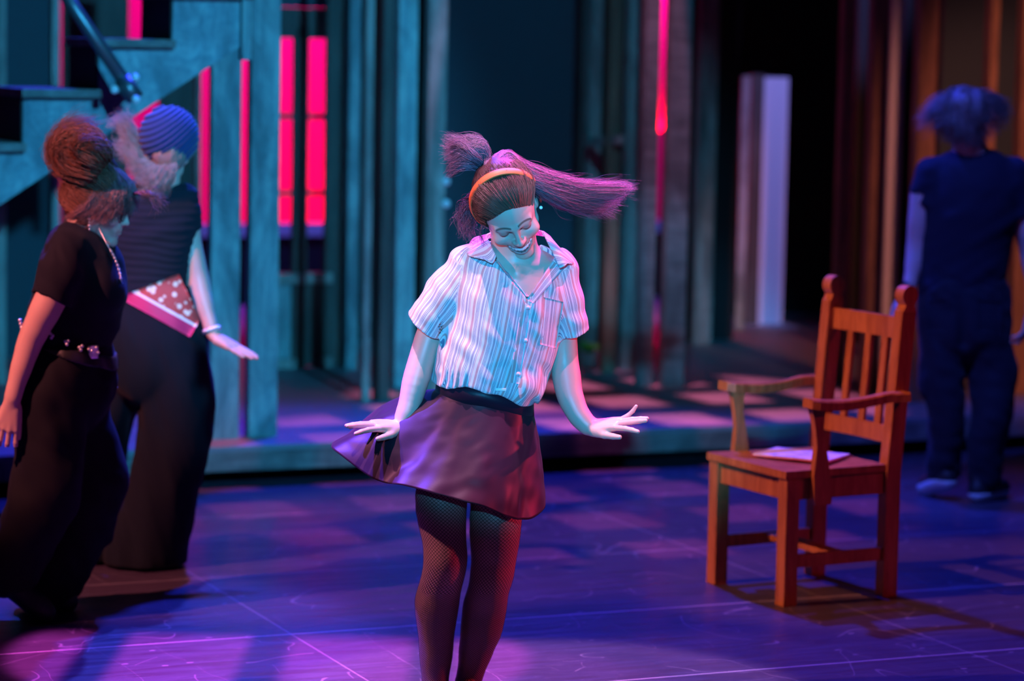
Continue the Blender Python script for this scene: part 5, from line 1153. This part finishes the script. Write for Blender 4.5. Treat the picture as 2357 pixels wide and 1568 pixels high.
F.slab([(D(352, 690), 0.125, 0.098, X_), (D(350, 640), 0.125, 0.100, X_), (D(354, 580), 0.138, 0.105, X_), (D(360, 520), 0.148, 0.105, X_), (D(365, 470), 0.140, 0.085, X_), (D(368, 446), 0.115, 0.052, X_)], k=0.02)
F2 = Field(D(220, 720, -0.22), D(500, 400, 0.25), 0.005); F2.cone(D(424, 456), D(432, 528), 0.052, 0.052, k=0.02); F2.cone(D(304, 460), D(292, 530, .02), 0.052, 0.052, k=0.02); F2.half(D(434, 528), (0.08, 0.1, -1)); F2.cone(D(432, 510), D(434, 550), 0.046, 0.048, 's', 0.002); F.F = smin(F.F, F2.F, 0.02)
F.disp(lambda x, y, z: 0.0035*vnoise(x*10+50, y*10+50, z*26-x*7+50, 31)+0.0014*np.sin(z*230+6*vnoise(x*6+9, y*6+9, z*6+9, 32)), 0.03); F.cone(D(374, 440), D(378, 400), 0.060, 0.07, 's', 0.004); v, f = F.mesh(); pb.add('t_shirt', v, f, M_TEE2)
F = Field(D(130, 1335, -0.28), D(530, 640, 0.34), 0.0065)
F.slab([(D(350, 665), 0.128, 0.100, X_), (D(352, 720), 0.150, 0.125, X_), (D(358, 790), 0.178, 0.150, X_), (D(360, 850), 0.182, 0.150, X_)], k=0.03)
F.slab([(D(404, 840, 0), 0.112, 0.14, X_), (D(404, 900, 0), 0.132, 0.14, X_), (D(402, 1000, 0), 0.128, 0.13, X_), (D(378, 1120, 0), 0.122, 0.13, X_), (D(345, 1220, 0), 0.132, 0.13, X_), (D(332, 1296, 0), 0.136, 0.13, X_)], k=0.02)
F.slab([(D(310, 840, .04), 0.105, 0.13, X_), (D(280, 900, .06), 0.075, 0.12, X_), (D(252, 1000, .08), 0.070, 0.12, X_), (D(238, 1120, .09), 0.08, 0.12, X_), (D(222, 1220, .10), 0.09, 0.12, X_), (D(212, 1285, .10), 0.098, 0.12, X_)], k=0.02)
F.disp(lambda x, y, z: 0.012*vnoise(x*16+z*4+50, y*12+50, z*4-x*3+50, 33)+0.005*vnoise(x*34+z*10+9, y*16+9, z*9+40, 34), 0.03); F.half((0, 0, 0.012), (0, 0, -1)); v, f = F.mesh(); FT = F; pb.add('trousers', v, f, M_PANTS2)
for x, y, d in ((396, 1296, 0.06), (230, 1285, 0.16)):
    F = Field(D(x-80, y+40, d-0.2), D(x+80, y-80, d+0.3), 0.006); b_ = D(x, y, d); b_[2] = 0.035; F.chain([b_+np.array((0.0, -0.06, 0.01)), b_+np.array((0.0, 0.05, 0)), b_+np.array((-0.01, 0.15, -0.008))], [0.035, 0.038, 0.028], k=0.01); F.half((0, 0, 0.003), (0, 0, -1)); v, f = F.mesh(); pb.add('shoe', v, f, M_SHOE)
v, f, u, w = drape(FT, [(272, 684), (412, 630), (462, 735), (438, 776)], 26, 16, 0.010, 0.006, YB-0.15); 
# bandana: distance from the lower edge drives its border
pa_, pb2 = np.array((272, 684.)), np.array((438, 776.)); zz = (1-w)*(0)+0
su_ = (w*0+1.0)
cor = [np.array(c, float) for c in ((272, 684), (412, 630), (462, 735), (438, 776))]; Q = (cor[0]*(1-u)[:, None]+cor[1]*u[:, None])*(1-w)[:, None]+(cor[3]*(1-u)[:, None]+cor[2]*u[:, None])*w[:, None]
dd_ = pb2-pa_; dd_ = dd_/np.linalg.norm(dd_); su_ = np.abs((Q[:, 0]-pa_[0])*dd_[1]-(Q[:, 1]-pa_[1])*dd_[0])/95
pb.add('bandana', v, f, M_BANDANA, {'su': su_})
def brc(b):
    c = D(487, 760, -.045); axv = nrm_(D(489, 768, -.05)-D(480, 736, -.04)); x1 = nrm_(np.cross(axv, (0, 1, 0))); y1 = np.cross(axv, x1)
    for k in range(16): t = k*2*math.pi/16; add_ball(b, Vector(c+(x1*math.cos(t)+y1*math.sin(t))*0.031), 0.0085, 8)
pb.mk('bracelet', brc, M_METAL)
F = Field(D(290, 420, -0.2), D(490, 225, 0.2), 0.0042); hcx = D(389, 314, 0.0); F.ell(hcx, (0.109, 0.116, 0.112), None); F.half(D(385, 392), (-0.16, 0.05, -1), 0.008)
rx_ = nrm_((0.85, 0, 0.5)); F.disp(lambda x, y, z: 0.0042*np.sin((-(x-hcx[0])*0.55+(z-hcx[2])*0.84-2.5*(x-hcx[0])**2)*340)+0.0008*np.sin(x*700)*np.sin(z*700), 0.02); v, f = F.mesh(); pb.add('knitted_hat', v, f, M_BEANIE)
A_, B_ = (0.22, 0.17, 0.15), (0.46, 0.37, 0.34)
gg = [[D(360, 345, .0), D(330, 345, -.02), D(295, 312, -.02), D(262, 285, -.02), D(244, 296, -.02)], [D(345, 330, .0), D(318, 315, -.02), D(294, 276, -.03), D(300, 252, -.03)], [D(350, 365, -.02), D(315, 362, -.05), D(285, 340, -.05), D(265, 326, -.04)], [D(360, 376, -.06), D(336, 392, -.08), D(316, 392, -.08), D(298, 380, -.07)],
      [D(375, 378, -.08), D(355, 405, -.10), D(338, 415, -.10), D(322, 408, -.09)], [D(388, 380, -.09), D(372, 410, -.11), D(352, 432, -.11), D(338, 436, -.10)], [D(404, 378, -.09), D(392, 405, -.10), D(376, 430, -.09), D(362, 444, -.08)]]
cap, capf = hair_cap(0.0045, 0.93, seed=18); cap = to_world(cap, HMb, HTb); pp = [(cap, capf, np.tile(A_, (len(cap), 1))), strands(gg, 2200, 0.010, 0.0011, 12, (A_, B_), 0.010, 1.2, 41, .3)]
v, f = join([(a, b) for a, b, _ in pp]); pb.add('hair', v, f, M_HAIR, {'col': np.concatenate([c for *_, c in pp])})
# ================================================================= MAN WALKING AWAY
YM = 12.2; D = E(YM)
pm = Person('person', (G(2215, 1140)[0], YM, 0.0), 'person walking away at the right edge in navy tee and cargo trousers, hair swinging out')
HMm = head_frame((0.25, 0.95, -0.05), (0.02, -0.06, 1)); HTm = D(2218, 275, 0.0)
def hm_(x, y, z): return HMm@np.array((x, y, z))+HTm
hv, hf, hc = head_mesh(h=0.0035, smile=0.0, closed=False); hv = to_world(hv, HMm, HTm)
F = Field(D(2090, 430, -0.2), D(2390, 270, 0.2), 0.006); F.chain([D(2238, 390), D(2236, 350), hm_(0, 0.02, -0.04)], [0.07, 0.060, 0.06], k=0.02); F.slab([(D(2240, 400), 0.16, 0.07, X_), (D(2240, 370), 0.12, 0.05, X_)], k=0.03); n1, n2 = F.mesh()
F = Field(D(2040, 760, -0.2), D(2160, 430, 0.2), 0.004); F.chain([D(2124, 440), D(2116, 500), D(2110, 560, .01), D(2106, 600, .0), D(2098, 640, -.02), D(2092, 665, -.03)], [0.050, 0.045, 0.040, 0.038, 0.028, 0.026], k=0.01); hand(F, D(2090, 668, -.03), (-0.5, -0.1, -0.9), (-0.8, -0.3, 0.5), (0, 1, 0), 1.0, curl=0.4, spread=0.05); a1, a2 = F.mesh()
F = Field(D(2300, 800, -0.2), D(2460, 440, 0.25), 0.005); F.chain([D(2352, 450), D(2360, 520), D(2372, 590, .02), D(2382, 660, -.02), D(2376, 715, -.05)], [0.052, 0.048, 0.042, 0.034, 0.027], k=0.01); hand(F, D(2375, 720, -.05), (-0.3, -0.1, -1), (1, -0.3, 0), (0, 1, 0), 1.0, curl=0.5); a3, a4 = F.mesh()
bv, bf = join([(n1, n2), (a1, a2), (a3, a4), (hv, hf)]); bc = np.tile(np.array(SKIN), (len(bv), 1)); bc[-len(hc):] = hc; pm.add('body', bv, bf, M_SKIN, {'col': bc})
F = Field(D(2070, 720, -0.25), D(2430, 320, 0.25), 0.0055)
F.slab([(D(2216, 690), 0.178, 0.125, X_), (D(2216, 640), 0.172, 0.120, X_), (D(2222, 570), 0.178, 0.120, X_), (D(2232, 490), 0.198, 0.128, X_), (D(2238, 425), 0.200, 0.110, X_), (D(2240, 378), 0.135, 0.062, X_)], k=0.03)
F2 = Field(D(2070, 720, -0.25), D(2430, 320, 0.25), 0.0055); F2.cone(D(2142, 396), D(2122, 468), 0.062, 0.062, k=0.02); F2.cone(D(2336, 396), D(2352, 490), 0.064, 0.062, k=0.02); F2.half(D(2118, 470), (-0.25, 0, -1), 0.0, (D(2060, 560, -.2), D(2170, 380, .2))); F2.half(D(2354, 498), (0.15, 0, -1), 0.0, (D(2300, 600, -.2), D(2420, 380, .2)))
F2.cone(D(2120, 455), D(2114, 500), 0.052, 0.056, 's', 0.002); F.F = smin(F.F, F2.F, 0.03)
F.disp(lambda x, y, z: 0.006*vnoise(x*8+50, y*8+50, z*20-x*10+50, 51)+0.005*vnoise(x*16+9, y*16+9, z*26+x*14+40, 52)*np.clip((D(0, 520)[2]-z)*5, 0.2, 1), 0.03); F.cone(D(2238, 352), D(2232, 310), 0.066, 0.08, 's', 0.004); F.half(D(0, 668), (0, 0, -1), 0.0); v, f = F.mesh(); pm.add('t_shirt', v, f, M_TEEN)
F = Field(D(2080, 1150, -0.25), D(2390, 620, 0.28), 0.0062)
F.slab([(D(2216, 645), 0.168, 0.115, X_), (D(2218, 700), 0.190, 0.130, X_), (D(2222, 770), 0.196, 0.135, X_)], k=0.03)
F.slab([(D(2172, 780, 0), 0.096, 0.115, X_), (D(2172, 860, -.01), 0.086, 0.10, X_), (D(2177, 950, -.02), 0.068, 0.085, X_), (D(2176, 1010, 0), 0.066, 0.08, X_), (D(2170, 1085, .03), 0.068, 0.08, X_)], k=0.02)
F.slab([(D(2268, 780, 0), 0.105, 0.115, X_), (D(2282, 860, -.01), 0.098, 0.10, X_), (D(2284, 950, -.03), 0.080, 0.09, X_), (D(2268, 1030, -.03), 0.072, 0.08, X_), (D(2268, 1110, .0), 0.062, 0.07, X_)], k=0.02)
F.ell(D(2322, 870, -.01), (0.035, 0.07, 0.10), k=0.015); F.ell(D(2130, 870, -.01), (0.028, 0.06, 0.09), k=0.015)
F.disp(lambda x, y, z: 0.008*vnoise(x*14+z*4+50, y*12+50, z*9-x*3+50, 53)+0.005*vnoise(x*24+z*10+9, y*16+9, z*24+40, 54), 0.03)
F.cone(D(2212, 690, -.16), D(2218, 790, -.13), 0.010, 0.016, 's', 0.03); v, f = F.mesh(); FT = F; tr = pm.add('cargo_trousers', v, f, M_PANTSN)
for cs in ([(2250, 690), (2305, 696), (2302, 770), (2252, 764)], [(2135, 694), (2185, 690), (2184, 762), (2138, 766)]):
    v, f, u, w = drape(FT, cs, 10, 12, 0.004, 0.006, YM-0.15); o = pm.add('back_pocket', v, f, M_PANTSN); o.parent = tr
pm.mk('wristband', lambda b: add_tube(b, [Vector(D(2098, 640, -.02)), Vector(D(2093, 660, -.028))], 0.031, 16), M_BELT)
for (hx, hy, tx_, ty, d) in ((2180, 1098, 2130, 1138, 0.0), (2250, 1128, 2305, 1150, -0.02)):
    F = Field(D(2080, 1190, -0.25), D(2360, 1060, 0.3), 0.005); he, to = D(hx, hy, d-0.03), D(tx_, ty, d+0.10); he[2] = max(he[2], 0.05); to[2] = 0.045
    F.chain([he, he*.5+to*.5+np.array((0, 0, .004)), to], [0.038, 0.040, 0.036], k=0.01); F.cone(he, he+np.array((0, 0.01, 0.06)), 0.036, 0.034, k=0.02); F.half((0, 0, 0.012), (0, 0, -1)); v, f = F.mesh(); sh = pm.add('shoe', v, f, M_SHOE)
    F = Field(D(2080, 1190, -0.25), D(2360, 1060, 0.3), 0.005); F.chain([he-np.array((0, 0.006, .016)), he*.5+to*.5-np.array((0, 0, .010)), to-np.array((0, 0, .012))], [0.040, 0.042, 0.038], k=0.01); F.F = np.maximum(F.F, 0*F.F-1)
    F.half(he-np.array((0, 0, 0.012)), (0, 0.15, 1) if False else (0, 0, 1), 0.0); F.half((0, 0, 0.002), (0, 0, -1)); v, f = F.mesh(); o = pm.add('sole', v, f, M_SOLE); o.parent = sh
A_, B_ = (0.12, 0.08, 0.07), (0.30, 0.22, 0.20)
g = [[hm_(.04, .02, .12), D(2190, 215, -.05), D(2145, 235, -.04), D(2105, 275, -.02)], [hm_(.05, .05, .10), D(2175, 240, -.08), D(2140, 265, -.06), D(2112, 298, -.04)], [hm_(.06, .08, .06), D(2175, 280, -.10), D(2165, 300, -.08), D(2178, 325, -.06)], [hm_(.03, .11, .05), D(2205, 290, -.12), D(2200, 320, -.11), D(2212, 340, -.10)],
     [hm_(.0, .115, .05), D(2235, 290, -.12), D(2240, 318, -.11), D(2248, 335, -.10)], [hm_(-.05, .10, .06), D(2262, 270, -.10), D(2275, 300, -.08), D(2285, 315, -.06)], [hm_(-.05, .05, .10), D(2270, 235, -.07), D(2298, 265, -.05), D(2318, 290, -.02)], [hm_(-.04, .02, .12), D(2262, 215, -.04), D(2300, 235, -.02), D(2325, 262, .0)]]
g2_ = [[hm_(s_, .0, .135), hm_(s_*1.4, .07, .115), hm_(s_*1.8, .115, .05), hm_(s_*1.9, .115, -.03)] for s_ in (-.045, -.02, .01, .045)]
cap, capf = hair_cap(0.0045, 1.06, seed=28, bottom=-0.06); cap = to_world(cap, HMm, HTm); pp = [(cap, capf, np.tile(A_, (len(cap), 1))), strands(g, 1500, 0.012, 0.0012, 12, (A_, B_), 0.010, 1.1, 42, .3), strands(g2_, 700, 0.005, 0.0011, 12, (A_, B_), 0.004, 1, 43, .2)]
v, f = join([(a, b) for a, b, _ in pp]); pm.add('hair', v, f, M_HAIR, {'col': np.concatenate([c for *_, c in pp])})
